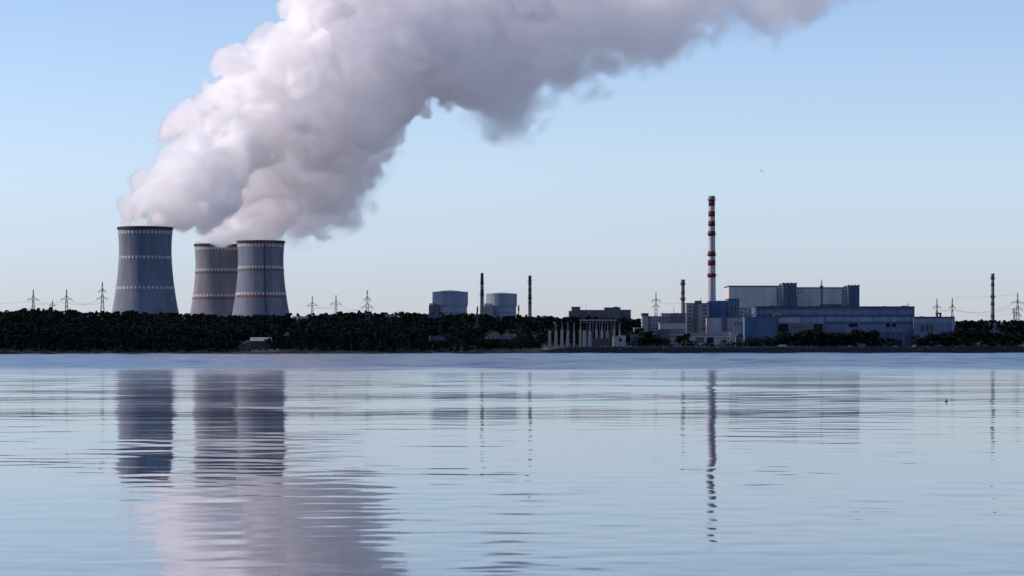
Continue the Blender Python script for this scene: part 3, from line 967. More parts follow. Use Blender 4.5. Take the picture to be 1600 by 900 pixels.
line_out("h", 1, (PX(1072, 2960), 3000, PZ(471.5, 3000)), 2, "thin power line from the pylon left of the banded stack")
line_out("k", 1, (PX(1680, 2960), 2960, PZ(474, 2960)), 3, "thin power line leaving the picture at the right edge")
cable((PX(1490, 3060), 3060, PZ(463.5, 3060)), (PX(1590, 2960), 2960, PZ(459.5, 2960)), 2, "thin topmost earth wire running to the right edge pylon")

# ------------------------------------------------------------------ small sheds along the wooded shore
def shed_y(px0, px1, ybot, Y):
    """distance at which the ground meets the foot of the shed"""
    best = (1e9, Y)
    for q in np.arange(1960, 2760, 4.0):
        x = PX((px0 + px1) / 2, q)
        if q > shore(x) + 6:
            e = abs(PZ(ybot, q) - ground_z(x, q))
            if e < best[0]:
                best = (e, float(q))
    return best[1] if Y < 2700 else Y
def shed(px0, px1, ytop, ybot, Y, label, m, roofm, wins=0, gable=True, name="shed"):
    Y = shed_y(px0, px1, ybot, Y)
    xm = PX((px0 + px1) / 2, Y)
    zb = PZ(ybot, Y)
    r = thing(name, label, "shed", (xm, Y, zb), "sheds and low buildings on the wooded shore")
    w = (px1 - px0) * Y / FPX
    h = PZ(ytop, Y) - zb
    gz = min(ground_z(xm - w / 2, Y), ground_z(xm + w / 2, Y), ground_z(xm, Y + 8)) - zb - 1
    eave = h * (0.68 if gable else 0.9)
    MB().box(-w / 2, w / 2, 0, 8, min(gz, -0.5), eave).build("wall", m, r)
    if gable:
        MB().add([(-w / 2 - .4, -.4, eave + .005), (w / 2 + .4, -.4, eave + .005), (w / 2 + .4, 4, h), (-w / 2 - .4, 4, h), (-w / 2 - .4, 8.4, eave + .005), (w / 2 + .4, 8.4, eave + .005)],
                 [(0, 1, 2, 3), (3, 2, 5, 4), (0, 3, 4), (1, 5, 2), (0, 4, 5, 1)]).build("roof", roofm, r)
    else:
        MB().box(-w / 2 - .3, w / 2 + .3, -.3, 8.3, eave + .005, h).build("roof", roofm, r)
    for k in range(wins):
        xk = -w / 2 + (k + 0.5) * w / wins
        ww, hh = min(1.6, w / wins * .5), min(1.5, eave * .4)
        mb = MB().box(xk - ww / 2, xk + ww / 2, -0.12, 0.02, eave * .55 - hh / 2, eave * .55 + hh / 2)
        o = mb.build("window", M_GREY, r)
        MB().box(xk - ww / 2 + .15, xk + ww / 2 - .15, -0.16, -0.121, eave * .55 - hh / 2 + .15, eave * .55 + hh / 2 - .15).build("pane", M_GLASS, o)
    return r
M_TIMB = mat("weathered_timber", (0.13, 0.10, 0.085), (0.08, 0.062, 0.055), scale=0.5)
SHEDS = [
    (374, 388, 533, 545, 2160, "small grey boathouse at the water below the right cooling tower", M_GREY, M_DGREY, 1, True),
    (391, 424, 527, 545, 2165, "long brown boathouse at the water below the right cooling tower", M_TIMB, M_GREY, 3, True),
    (441, 457, 521.5, 526, 2330, "small bright white roofed shed in the wood right of the boathouses", M_WHITE, M_WHITE, 0, False),
    (495, 506, 521.5, 528.5, 2300, "tiny pale shed in the wood below the middle pylons", M_GREY, M_PIER, 1, False),
    (664, 671, 525.5, 535, 2265, "narrow pale gable shed left of the long low blue grey shed", M_PIER, M_GREY, 0, True),
    (671.5, 698, 526, 532.5, 2270, "long low blue grey shed on the shore below the left reactor drum", M_TURBL, M_FIN, 3, False),
    (752, 783, 523, 530, 2330, "left of two long low pale sheds below the right vent stack", M_GREY, M_PIER, 4, False),
    (786, 812, 522.5, 530.5, 2340, "right of two long low pale sheds below the right vent stack", M_GREY, M_PIER, 3, False),
    (830, 843, 522, 533, 2352, "square grey block shed left of the pale piers", M_GREY, M_DGREY, 2, False),
    (457, 482, 494.2, 498.5, 2560, "white roofed low building just below the skyline right of the towers", M_WHITE, M_PIER, 3, False),
    (602, 622, 491.0, 495.5, 2600, "pale low roof near the skyline left of the reactor drums", M_GREY, M_PIER, 2, False),
    (664, 690, 490.5, 497, 2640, "blue grey low building at the foot of the left reactor drum", M_FIN, M_TURB, 4, False),
    (1543, 1580, 503.5, 516, 2950, "pale grey building among the trees below the lone banded stack", M_GREY, M_GREY, 5, False),
]
for a in SHEDS:
    shed(*a)

# ------------------------------------------------------------------ trees
def crown_mesh(name, kind, seed, n):
    r = np.random.default_rng(seed)
    clumps = []
    if kind == "pine":      # tall, narrow, denser to the top with ragged sides
        for k in range(15):
            t = r.uniform(0.18, 1.0) ** 0.9
            rad = (0.20 * (1 - t) ** 0.65 + 0.035) * r.uniform(0.75, 1.25)
            a = r.uniform(0, 6.28); q = rad * r.uniform(0, 0.9)
            clumps.append((q * math.cos(a), q * math.sin(a), t * 0.97, rad * 0.62, 0.07))
        clumps.append((0, 0, 0.96, 0.035, 0.06))
    elif kind == "scots":   # bare lower trunk, flat irregular head
        for k in range(12):
            t = r.uniform(0.45, 0.95)
            rad = 0.20 * math.sin(math.pi * min(1, (t - 0.35) / 0.68)) + 0.05
            a = r.uniform(0, 6.28); q = rad * r.uniform(0.2, 1.0)
            clumps.append((q * math.cos(a), q * math.sin(a), t, r.uniform(0.07, 0.12), 0.065))
        clumps.append((0, 0, 0.93, 0.09, 0.06))
    else:                   # broadleaf, wide lobed head down to the ground
        for k in range(15):
            t = r.uniform(0.14, 0.9)
            rad = 0.36 * math.sin(math.pi * (0.1 + 0.82 * t)) ** 0.7
            a = r.uniform(0, 6.28); q = rad * r.uniform(0.25, 1.0)
            clumps.append((q * math.cos(a), q * math.sin(a), t, r.uniform(0.09, 0.16), r.uniform(0.08, 0.13)))
        clumps.append((0, 0, 0.88, 0.12, 0.1))
    V, Fc = [], []
    for k in range(n):
        c = clumps[r.integers(len(clumps))]
        v = r.normal(size=3); v /= np.linalg.norm(v); v *= r.uniform(0.55, 1.0)
        p = np.array((c[0] + v[0] * c[3], c[1] + v[1] * c[3], c[2] + v[2] * c[4]))
        nrm = v * 0.7 + r.normal(size=3) * 0.6 + np.array((0, 0, 0.3)); nrm /= np.linalg.norm(nrm)
        u = np.cross(nrm, (0.3, 0.5, 0.8)); u /= np.linalg.norm(u)
        w = np.cross(nrm, u)
        sz = r.uniform(0.022, 0.05) * (0.75 if kind == "pine" else 1.0)
        b = len(V)
        V += [tuple(p - u * sz * 1.1), tuple(p - w * sz * 0.7), tuple(p + u * sz * 1.2), tuple(p + w * sz * 0.8)]
        Fc.append((b, b + 1, b + 2, b + 3))
    me = bpy.data.meshes.new(name)
    me.from_pydata(V, [], Fc)
    me.materials.append(M_LEAF if kind == "broad" else M_PINE)
    me.update()
    return me, np.array(V), np.array(Fc)
def trunk_mesh(kind, seed):
    r = random.Random(seed)
    mb = MB()
    h = {"pine": 0.93, "scots": 0.86, "broad": 0.7}[kind]
    bx, by = r.uniform(-.02, .02), r.uniform(-.02, .02)
    mb.bar((0, 0, -0.06), (bx, by, h * 0.5), 0.016, 0.011)
    mb.bar((bx, by, h * 0.5), (bx * 1.5, by * 1.5, h), 0.011, 0.004)
    for k in range(6):
        z = h * r.uniform(0.35, 0.9); a = r.uniform(0, 6.28); L_ = r.uniform(0.07, 0.17)
        mb.bar((bx, by, z), (bx + L_ * math.cos(a), by + L_ * math.sin(a), z + L_ * 0.6), 0.006, 0.002)
    return mb.mesh("trunk", M_BARK)
TREE = {}
for kind in ("pine", "scots", "broad"):
    TREE[kind] = [(crown_mesh("crown", kind, 100 + 7 * i + len(kind), 520), trunk_mesh(kind, i)) for i in range(5)]

def place_tree(x, y, h, kind, label, group, wide=1.0):
    (cm, _, _), tm = random.choice(TREE[kind])
    nm = {"pine": "spruce_tree", "scots": "pine_tree", "broad": "broadleaf_tree"}[kind]
    r = bpy.data.objects.new(nm, None)
    col.objects.link(r)
    r.location = (x, y, ground_z(x, y) - 0.3)
    r.rotation_euler = (0, 0, random.uniform(0, 6.28))
    r.scale = (h * wide, h * wide, h)
    tag(r, label, "tree", group)
    for n_, m_ in (("trunk", tm), ("crown", cm)):
        o = bpy.data.objects.new(n_, m_)
        col.objects.link(o)
        o.parent = r

LOW_IN_FRONT = []   # the slope before a shed carries only low growth
KEEP_CLEAR = []   # view-independent footprints kept free of trees: (x0, x1, y0, y1)
for a in SHEDS:
    q = shed_y(a[0], a[1], a[3], a[4])
    x0, x1 = PX(a[0], q), PX(a[1], q)
    KEEP_CLEAR.append((x0 - 2.0, x1 + 2.0, q - 9, q + 12))
    LOW_IN_FRONT.append((a[0] - 2, a[1] + 2, q, a[3] - 1.0))
def clear(x, y):
    return any(x0 < x < x1 and y0 < y < y1 for x0, x1, y0, y1 in KEEP_CLEAR)

rt = random.Random(3)
wood = []
# skyline profile wanted for the wood, as height above the lake seen from the far bank
def sky_h(px):
    pts = [(-60, 486), (0, 484), (50, 479.5), (100, 480.5), (130, 483.5), (190, 484), (240, 486), (300, 487.5), (360, 489), (460, 489), (530, 487), (560, 485), (660, 485), (700, 487), (740, 489), (800, 491), (850, 492), (900, 493), (1010, 495)]
    for (a, b), (c, d) in zip(pts, pts[1:]):
        if a <= px <= c:
            return b + (d - b) * (px - a) / (c - a)
    return pts[-1][1]
v = 14.0
row = 0
while v < 600:
    x = -520.0 + rt.uniform(0, 6)
    step = 6.5 + v * 0.004
    while x < 150:
        xx = x + rt.uniform(-2.2, 2.2)
        yy = shore(xx) + v + rt.uniform(-4, 4)
        px = 800 + xx * FPX / yy
        lim = 858 if v < 240 else 1000
        if -45 < px < lim and not clear(xx, yy) and ground_z(xx, yy) > 1.0:
            if v < 240 and 846 < px:
                pass
            else:
                h = rt.uniform(14, 22) if v > 45 else rt.uniform(6, 15)
                zmax = PZ(sky_h(px), yy)
                room = zmax - ground_z(xx, yy)
                if v > 380:
                    h = room * rt.uniform(0.80, 1.03)
                h = min(h, room * rt.uniform(0.84, 1.04))
                for (a0, a1, q, yb) in LOW_IN_FRONT:
                    if a0 < px < a1 and yy < q:
                        h = min(h, PZ(yb, yy) - ground_z(xx, yy))
                if h > 2:
                    k = rt.choices(["pine", "scots", "broad"], [0.30, 0.30, 0.40] if v < 120 else [0.35, 0.45, 0.2])[0]
                    wood.append((xx, yy, min(h, 32), k, v, px))
        x += step
    v += 9 + v * 0.045
    row += 1
# individuals: the front fringe and the skyline; the rest of the wood is one mass
rt.shuffle(wood)
fringe = sorted([w for w in wood if w[4] < 20], key=lambda w: w[5])[:140]
skyline = [w for w in wood if w[4] >= 430]
single = fringe + skyline[:130]
sset = set(id(w) for w in single)
rest = [w for w in wood if id(w) not in sset]
ORD = ("first", "second", "third", "fourth", "fifth", "sixth", "seventh", "eighth", "ninth", "tenth", "eleventh", "twelfth", "thirteenth", "fourteenth", "fifteenth", "sixteenth", "seventeenth", "eighteenth", "nineteenth", "twentieth",
       "twenty-first", "twenty-second", "twenty-third", "twenty-fourth", "twenty-fifth", "twenty-sixth", "twenty-seventh", "twenty-eighth", "twenty-ninth", "thirtieth")
def where(px):
    return ("at the picture's left edge" if px < 110 else "left of the largest cooling tower" if px < 178 else "below the largest cooling tower" if px < 285 else "below the right cooling towers" if px < 460
            else "below the middle pylons" if px < 610 else "below the left reactor drum" if px < 740 else "below the right reactor drum" if px < 815 else "left of the pale piers")
KN = {"pine": "dark narrow spruce", "scots": "dark flat headed pine", "broad": "dark rounded broadleaf"}
count = {}
for (x, y, h, k, v, px) in single:
    wz = where(px)
    if v < 20:
        count[wz] = count.get(wz, 0) + 1
        lab = "%s, %s waterline tree from the left %s" % (KN[k], ORD[min(29, count[wz] - 1)], wz)
        place_tree(x, y, h, k, lab, "front row trees " + wz, 1.15)
    else:
        place_tree(x, y, h, k, "%s on the skyline of the wood %s" % (KN[k], wz), "skyline trees " + wz, 1.2)
def mass(name, items, label):
    V, Fq, off = [], [], 0
    Vt, Ft, offt = [], [], 0
    for (x, y, h, k, v, px) in items:
        (cm, cv, cf), tm = TREE[k][rt.randrange(5)]
        sel = rt.randrange(2)
        cf = cf[sel::2]
        vv = cv.reshape(-1, 4, 3)[sel::2].reshape(-1, 3)
        a = rt.uniform(0, 6.28); c, s_ = math.cos(a), math.sin(a)
        w = h * 1.25
        o = np.empty_like(vv)
        ctr = vv.reshape(-1, 4, 3).mean(1, keepdims=True)
        vv = ((vv.reshape(-1, 4, 3) - ctr) * 1.35 + ctr).reshape(-1, 3)
        o[:, 0] = x + w * (c * vv[:, 0] - s_ * vv[:, 1]); o[:, 1] = y + w * (s_ * vv[:, 0] + c * vv[:, 1]); o[:, 2] = ground_z(x, y) - 0.3 + h * vv[:, 2]
        V.append(o)
        Fq.append(np.arange(off, off + len(o)).reshape(-1, 4)); off += len(o)
    V = np.concatenate(V); Fq = np.concatenate(Fq)
    me = bpy.data.meshes.new(name)
    me.vertices.add(len(V)); me.vertices.foreach_set("co", V.astype(np.float32).ravel())
    me.loops.add(Fq.size); me.loops.foreach_set("vertex_index", Fq.ravel().astype(np.int32))
    me.polygons.add(len(Fq)); me.polygons.foreach_set("loop_start", np.arange(0, Fq.size, 4, dtype=np.int32))
    me.materials.append(M_PINE)
    me.update(calc_edges=True)
    o = bpy.data.objects.new(name, me)
    link(o)
    return tag(o, label, kind="stuff")
mass("forest", rest, "dense dark mixed wood covering the left shore")
print("wood", len(wood), "single", len(single), "rest", len(rest))

# trees and bushes in front of and beside the plant
def ptree(px, Y, ytop, kind, label, group, wide=1.0):
    x = PX(px, Y)
    h = PZ(ytop, Y) - ground_z(x, Y) + 0.3
    if h > 1.5:
        place_tree(x, Y, h, kind, label, group, wide)
spec = [(987, 1003, 527, 3), (1003, 1022, 516, 5), (1022, 1046, 524, 5), (1060, 1078, 521, 4), (1078, 1128, 533, 9), (1128, 1165, 531, 7), (1165, 1215, 526, 9), (1215, 1245, 519, 8), (1245, 1290, 516, 12), (1290, 1330, 518, 10),
        (1330, 1368, 514.5, 10), (1368, 1410, 527, 8), (1428, 1450, 524, 6), (1450, 1492, 517, 11), (1492, 1545, 513, 12), (1545, 1600, 518, 11)]
spots = ["left of the stepped grey block", "before the dark capped tower", "before the pale wing", "left of the gatehouse", "before the gatehouse", "by the dark shed", "before the plain blue block", "before the plant room louvres",
         "before the left end of the turbine hall", "before the middle of the turbine hall", "before the turbine hall below the dark end tower", "before the right end of the turbine hall", "before the annex corner",
         "before the right of the annex", "right of the annex", "below the pale building at the far right"]
for (a, b, yt, n), sp in zip(spec, spots):
    for k in range(n):
        px = a + (b - a) * (k + rt.uniform(0.1, 0.9)) / n
        x0 = PX(px, 2600)
        Y = 2330 + 0.72 * PX(px, 2620) + rt.uniform(26, 44)
        top = yt + rt.uniform(-1.5, 6.5)
        kind = "broad" if rt.random() < 0.8 else "scots"
        tall = "tall" if top < 520 else "low"
        ptree(px, Y, top, kind, "%s dark %s, %s from the left %s" % (tall, "bush" if kind == "broad" else "pine", ORD[k], sp), "trees along the plant embankment", 1.35 + 0.35 * (top > 522))
# second rank behind the annex and right-hand wood
back = []
for k in range(110):
    px = rt.uniform(1494, 1640)
    Y = rt.uniform(2890, 3120)
    x = PX(px, Y)
    h = PZ(rt.uniform(499.5, 504), Y) - ground_z(x, Y)
    if clear(x, Y):
        continue
    back.append((x, Y, h, rt.choice(["pine", "scots", "pine"]), 100, px))
for w in back[:34]:
    place_tree(w[0], w[1], w[2], w[3], "%s in the right hand wood under the lone banded stack" % KN[w[3]], "right hand wood", 1.1)
mass("forest", back[34:], "dark wood behind the annex at the right edge")

# bare posts and bollards of the shore light: small pale rocks on the dike
for k, (px, sz) in enumerate(((1222, 5.0), (1327, 2.2), (1398, 2.4), (1428, 2.2), (852, 4.0))):
    Y = 2330 + 0.72 * PX(px, 2620) + 15
    x = PX(px, Y)
    mb = MB()
    r_ = random.Random(k)
    bmv = []
    n = 9
    prof = []
    for i in range(4):
        zz = i / 3
        prof.append([(sz * (1 - 0.55 * zz ** 2) * r_.uniform(0.8, 1.1) * math.cos(6.28 * j / n), 1.2 * (1 - 0.55 * zz ** 2) * math.sin(6.28 * j / n), sz * 0.35 * zz + r_.uniform(-.1, .1)) for j in range(n)])
    vv = [p for ring in prof for p in ring]
    ff = [(i * n + j, i * n + (j + 1) % n, (i + 1) * n + (j + 1) % n, (i + 1) * n + j) for i in range(3) for j in range(n)] + [tuple(3 * n + j for j in range(n))]
    mb.add(vv, ff)
    o = mb.build("boulder", M_PIER, None, False, loc=(x, Y, ground_z(x, Y) + 0.2))
    tag(o, ["wide pale boulder heap on the crest below the blue block", "small pale boulder on the crest below the dark end tower", "pale boulder on the crest below the turbine hall's right end", "pale boulder on the crest below the annex corner", "pale boulder heap at the left end of the embankment"][k], "boulder", "boulders on the embankment crest")

# loose stones along the waterline, too many and too small to pick apart
def rubble():
    r = np.random.default_rng(17)
    V, Fq = [], []
    base = np.array([(1, 0, 0), (0, 1, 0), (-1, 0, 0), (0, -1, 0), (0, 0, 1), (0, 0, -0.6), (0.6, 0.6, 0.5), (-0.6, 0.5, 0.55)])
    fs = [(0, 6, 4), (6, 1, 4), (1, 7, 4), (7, 2, 4), (2, 3, 4), (3, 0, 4), (0, 1, 6), (1, 2, 7), (1, 0, 5), (2, 1, 5), (3, 2, 5), (0, 3, 5)]
    for k in range(1500):
        x = r.uniform(-480, 640)
        clump = 0.5 + 0.5 * math.sin(x * 0.11) * math.sin(x * 0.037 + 1)
        v = r.uniform(2.2, 6.5) if x < 40 else r.uniform(2.5, 11)
        if r.uniform() > 0.25 + 0.75 * clump:
            continue
        y = shore(x) + v
        sz = r.uniform(0.35, 1.0) * (1.4 if r.uniform() < 0.15 else 1.0)
        a = r.uniform(0, 6.28); c, s_ = math.cos(a), math.sin(a)
        p = base * (1 + 0.35 * r.normal(size=(8, 1))) * (sz * 1.4, sz, sz * 0.9)
        q = np.stack([c * p[:, 0] - s_ * p[:, 1] + x, s_ * p[:, 0] + c * p[:, 1] + y, p[:, 2] + ground_z(x, y) + 0.25], 1)
        b = len(V)
        V += [tuple(t) for t in q]
        Fq += [tuple(i + b for i in f) for f in fs]
    o = MB().add(V, Fq).build("shore_rubble", mat("shore_stone", (0.085, 0.08, 0.078), (0.03, 0.03, 0.032), scale=0.5))
    tag(o, "loose grey stones scattered along the far waterline", kind="stuff")
rubble()

# ------------------------------------------------------------------ bird and buoy
def bird():
    Y = 560.0
    r = thing("bird", "small dark bird gliding in the sky right of the striped chimney", "bird", (PX(1190, Y), Y, PZ(267, Y)))
    bm = bmesh.new()
    # one continuous body: spindle with head, tail and two bent wings swept out of it
    V = []
    prof = [(-0.34, 0.02, 0.0), (-0.22, 0.05, 0.0), (-0.05, 0.085, -0.01), (0.10, 0.075, 0.0), (0.20, 0.05, 0.02), (0.27, 0.045, 0.035), (0.33, 0.02, 0.03), (0.37, 0.006, 0.025)]
    n = 8
    rings = []
    for (y, rad, z) in prof:
        rings.append([bm.verts.new((rad * math.cos(6.283 * k / n), y, z + rad * 0.9 * math.sin(6.283 * k / n))) for k in range(n)])
    for a, b in zip(rings, rings[1:]):
        for k in range(n):
            bm.faces.new((a[k], a[(k + 1) % n], b[(k + 1) % n], b[k]))
    bm.faces.new(list(reversed(rings[0]))); bm.faces.new(rings[-1])
    me = bpy.data.meshes.new("body"); bm.to_mesh(me); bm.free()
    m = mat("grey_feather", (0.06, 0.06, 0.07), (0.035, 0.035, 0.04), scale=6)
    me.materials.append(m)
    me.polygons.foreach_set("use_smooth", [True] * len(me.polygons))
    link(bpy.data.objects.new("body", me), r)
    for s_ in (-1, 1):
        span_ = [(0.05, 0.0, 0.02, 0.20), (0.25, 0.05, 0.10, 0.19), (0.42, 0.04, 0.14, 0.16), (0.62, -0.06, 0.10, 0.09), (0.74, -0.13, 0.05, 0.02)]
        mb = MB(); vv = []
        for (x, y, z, c) in span_:
            vv += [(s_ * x, y + c / 2, z), (s_ * x, y + c * 0.1, z + 0.018), (s_ * x, y - c / 2, z), (s_ * x, y + c * 0.1, z - 0.012)]
        ff = []
        for i in range(len(span_) - 1):
            for k in range(4):
                ff.append((i * 4 + k, i * 4 + (k + 1) % 4, i * 4 + 4 + (k + 1) % 4, i * 4 + 4 + k))
        mb.add(vv, ff).build("wing", m, r, True)
    MB().add([(-0.03, -0.30, 0.0), (0.03, -0.30, 0), (0.09, -0.48, 0), (-0.09, -0.48, 0), (-0.03, -0.30, 0.012), (0.03, -0.30, 0.012), (0.09, -0.48, 0.008), (-0.09, -0.48, 0.008)],
             [(0, 3, 2, 1), (4, 5, 6, 7), (0, 1, 5, 4), (1, 2, 6, 5), (2, 3, 7, 6), (3, 0, 4, 7)]).build("tail", m, r)
    r.rotation_euler = (math.radians(8), math.radians(28), math.radians(35))
bird()
def buoy():
    Y = 4 * FPX / (629 - HOR)
    r = thing("buoy", "small dark buoy floating alone on the water at right", "buoy", (PX(1478.5, Y), Y, 0))
    MB().lathe([(0.05, -0.10), (0.11, -0.05), (0.135, 0.04), (0.12, 0.12), (0.07, 0.17), (0.03, 0.185)], 16).build("float_body", M_STEELD, r, True)
    MB().lathe([(0.03, 0.18), (0.03, 0.27), (0.045, 0.28), (0.045, 0.30), (0.01, 0.31)], 10).build("top_ring", M_STEELD, r, True)
buoy()


# ------------------------------------------------------------------ steam
def build_steam():
    poly_a = [(190, 357), (182, 328), (208, 287), (254, 244), (262, 190), (322, 146), (345, 130), (400, 150), (430, 200), (415, 250), (385, 290), (352, 336), (302, 374), (278, 354), (266, 357)]
    poly_b = [(304, 384), (310, 350), (322, 318), (330, 285), (290, 235), (262, 205), (266, 186), (322, 142), (332, 94), (390, 52), (438, 2), (475, -60), (560, -150), (1560, -200), (1470, -50), (1310, 6), (1250, 40), (1208, 74), (1170, 52), (1100, 62), (1060, 92),
              (985, 120), (945, 142), (860, 158), (852, 196), (824, 222), (774, 220), (736, 186), (690, 166), (656, 186), (626, 244), (580, 290), (590, 326), (540, 358), (496, 374), (458, 396), (443, 380), (372, 380), (370, 386)]
    def dist_poly(pts, poly):
        p = np.asarray(pts, float)
        a = np.asarray(poly, float); b = np.roll(a, -1, 0)
        dmin = np.full(len(p), 1e9); inside = np.zeros(len(p), bool)
        for (x0, y0), (x1, y1) in zip(a, b):
            e = np.array([x1 - x0, y1 - y0]); w = p - (x0, y0)
            t = np.clip((w @ e) / (e @ e), 0, 1)
            dmin = np.minimum(dmin, np.hypot(*(w - t[:, None] * e).T))
            c = ((y0 > p[:, 1]) != (y1 > p[:, 1])) & (p[:, 0] < (x1 - x0) * (p[:, 1] - y0) / (y1 - y0 + 1e-9) + x0)
            inside ^= c
        return np.where(inside, dmin, -dmin)
    r = np.random.default_rng(21)
    puffs = []   # X, Y, Z, radius (metres), looseness 0..1
    for poly, ycen, n, tmax in ((poly_a, 3340.0, 420, 58.0), (poly_b, 3740.0, 1300, 75.0)):
        pa = np.array(poly, float)
        pts = np.stack([r.uniform(pa[:, 0].min(), pa[:, 0].max(), n * 6), r.uniform(pa[:, 1].min(), pa[:, 1].max(), n * 6)], 1)
        dd = dist_poly(pts, poly)
        ok = dd > 5
        pts, dd = pts[ok][:n], dd[ok][:n]
        for (x, y), t in zip(pts, dd):
            tt = min(t, tmax)
            rad = tt * r.uniform(0.55, 1.0)
            if rad < 6:
                continue
            h = math.sqrt(max(0.0, tmax ** 2 - (tmax - tt) ** 2)) * 0.8
            # the plume from the near tower drifts back towards the others
            yc = ycen
            if poly is poly_a:
                yc = 3305 + 300 * smooth(340, 150, y)
            else:
                yc = 3850 - 210 * smooth(350, 160, y)
            Yw = yc + r.uniform(-1, 1) * h * yc / FPX
            loose = 0.0
            if poly is poly_b:
                # distance to the lee (lower right) side
                lee = smooth(150, 0, (x - 560) * -0.55 + (0) ) if False else 0
            puffs.append((PX(x, Yw), Yw, PZ(y, Yw), rad * Yw / FPX))
    # mouth of each tower is full of steam
    for px, Y, yt, in ((227, 3300, 355), (340, 3905, 381.5), (407.5, 3800, 376.5)):
        for k in range(40):
            a = r.uniform(0, 6.28); q = 23 * math.sqrt(r.uniform(0, 1))
            puffs.append((PX(px, Y) + q * math.cos(a) + 3, Y + q * math.sin(a), PZ(yt, Y) + r.uniform(-10, 8), r.uniform(8, 13)))
    lo = np.array([-560.0, 3215.0, 122.0]); hi = np.array([640.0, 3975.0, 572.0])
    res = np.array([350, 146, 132])
    ax = [np.linspace(lo[i], hi[i], res[i]).astype(np.float32) for i in range(3)]
    stp = (hi - lo) / (res - 1)
    F = np.full(tuple(res), -40.0, np.float32)
    for (x, y, z, rad) in puffs:
        c = np.array((x, y, z)); R = rad + 30
        i0 = np.maximum(0, np.floor((c - R - lo) / stp).astype(int)); i1 = np.minimum(res, np.ceil((c + R - lo) / stp).astype(int) + 1)
        if (i1 <= i0).any():
            continue
        dx = ax[0][i0[0]:i1[0]] - x; dy = ax[1][i0[1]:i1[1]] - y; dz = ax[2][i0[2]:i1[2]] - z
        dist = np.sqrt(dx[:, None, None] ** 2 + dy[None, :, None] ** 2 + dz[None, None, :] ** 2)
        sl = F[i0[0]:i1[0], i0[1]:i1[1], i0[2]:i1[2]]
        np.maximum(sl, rad - dist, out=sl)
    F = np.maximum(F, -30)
    S = F.copy()
    for it in range(5):
        for i in range(3):
            P_ = np.concatenate([S.take([0], i), S, S.take([-1], i)], i)
            n_ = S.shape[i]
            S = (P_.take(range(0, n_), i) + 2 * S + P_.take(range(2, n_ + 2), i)) * 0.25
    # grid-aligned fractal noise by separable cubic upsampling of random lattices
    def lattice(cell, seed):
        rr = np.random.default_rng(seed)
        n = [int(math.ceil((hi[i] - lo[i]) / cell)) + 4 for i in range(3)]
        L = rr.normal(size=n).astype(np.float32)
        for i in range(3):
            u = (ax[i] - lo[i]) / cell + 1
            k = np.floor(u).astype(int); f = (u - k).astype(np.float32)
            W = np.zeros((len(u), n[i]), np.float32)
            c = [(-f ** 3 + 3 * f ** 2 - 3 * f + 1) / 6, (3 * f ** 3 - 6 * f ** 2 + 4) / 6, (-3 * f ** 3 + 3 * f ** 2 + 3 * f + 1) / 6, f ** 3 / 6]
            for m_ in range(4):
                W[np.arange(len(u)), np.clip(k - 1 + m_, 0, n[i] - 1)] += c[m_]
            L = np.moveaxis(np.tensordot(W, L, axes=(1, i)), 0, i)
        return L / L.std()
    N1 = lattice(46, 1); N2 = lattice(24, 2); N3 = lattice(13, 3); N4 = lattice(8, 4)
    # looseness: 0 on the weather (upper left) side, 1 on the lee side, by position in the plume
    PXg = 800 + ax[0][:, None, None] * FPX / ax[1][None, :, None]
    PYg = HOR - (ax[2][None, None, :] - CAM_H) * FPX / ax[1][None, :, None]
    # side line of the plume axis in elevation/azimuth, metres would do as well
    s = (PXg - 330) * 0.62 + (PYg - 300) * 0.78
    loose = nsmooth(70, 205, s)
    loose = np.maximum(loose, 0.9 * nsmooth(800, 1150, PXg + 0 * PYg)).astype(np.float32)
    # billows: bulging cells of three sizes packed over the plume's skin
    def cells(size, seed, s_lo, s_hi):
        rr = np.random.default_rng(seed)
        out = np.full(tuple(res), -0.45 * size, np.float32)
        n = int(np.prod((hi - lo) / size) * (0.75 if size > 40 else 1.0 if size > 20 else 1.25))
        P = rr.uniform(lo, hi, (n, 3))
        R = size * rr.uniform(0.62, 1.0, n)
        gi = np.clip(((P - lo) / stp).round().astype(int), 0, res - 1)
        sv = S[gi[:, 0], gi[:, 1], gi[:, 2]]
        keep = (sv > s_lo) & (sv < s_hi) & ((size > 20) | (loose[gi[:, 0], gi[:, 1], gi[:, 2]] < 0.9)) & (P[:, 2] < 535)
        for (x, y, z), rad in zip(P[keep], R[keep]):
            c = np.array((x, y, z)); q = rad * 1.5
            i0 = np.maximum(0, np.floor((c - q - lo) / stp).astype(int)); i1 = np.minimum(res, np.ceil((c + q - lo) / stp).astype(int) + 1)
            dx = ax[0][i0[0]:i1[0]] - x; dy = ax[1][i0[1]:i1[1]] - y; dz = ax[2][i0[2]:i1[2]] - z
            dist = np.sqrt(dx[:, None, None] ** 2 + dy[None, :, None] ** 2 + dz[None, None, :] ** 2)
            sl = out[i0[0]:i1[0], i0[1]:i1[1], i0[2]:i1[2]]
            np.maximum(sl, rad - dist, out=sl)
        return out
    W1 = cells(43.0, 31, -60, 75); W2 = cells(25.0, 32, -24, 42); W3 = cells(12.5, 33, -10, 26)
    nz = 0.45 * N2 + 0.40 * N3 + 0.30 * N4
    crisp = S + 1.2 * W1 + 1.0 * W2 + 0.85 * W3 + 1.8 * N4 - 30.0
    soft = S + 0.75 * W1 + 0.55 * W2 + nz * 17.0 - 14.0
    Fn = crisp * (1 - loose) + soft * loose
    Fn = np.where(S < -11, -50, Fn)
    width = 3.0 + 13.0 * loose
    dens = np.clip(Fn / width, 0, 1)
    dens = dens * dens * (3 - 2 * dens)
    # skin kept dense for crisp edges, heart thinned to let light through, lee end thinnest
    dens *= (1.0 - 0.91 * nsmooth(5, 22, Fn)) * (1 - loose) + 0.155 * loose
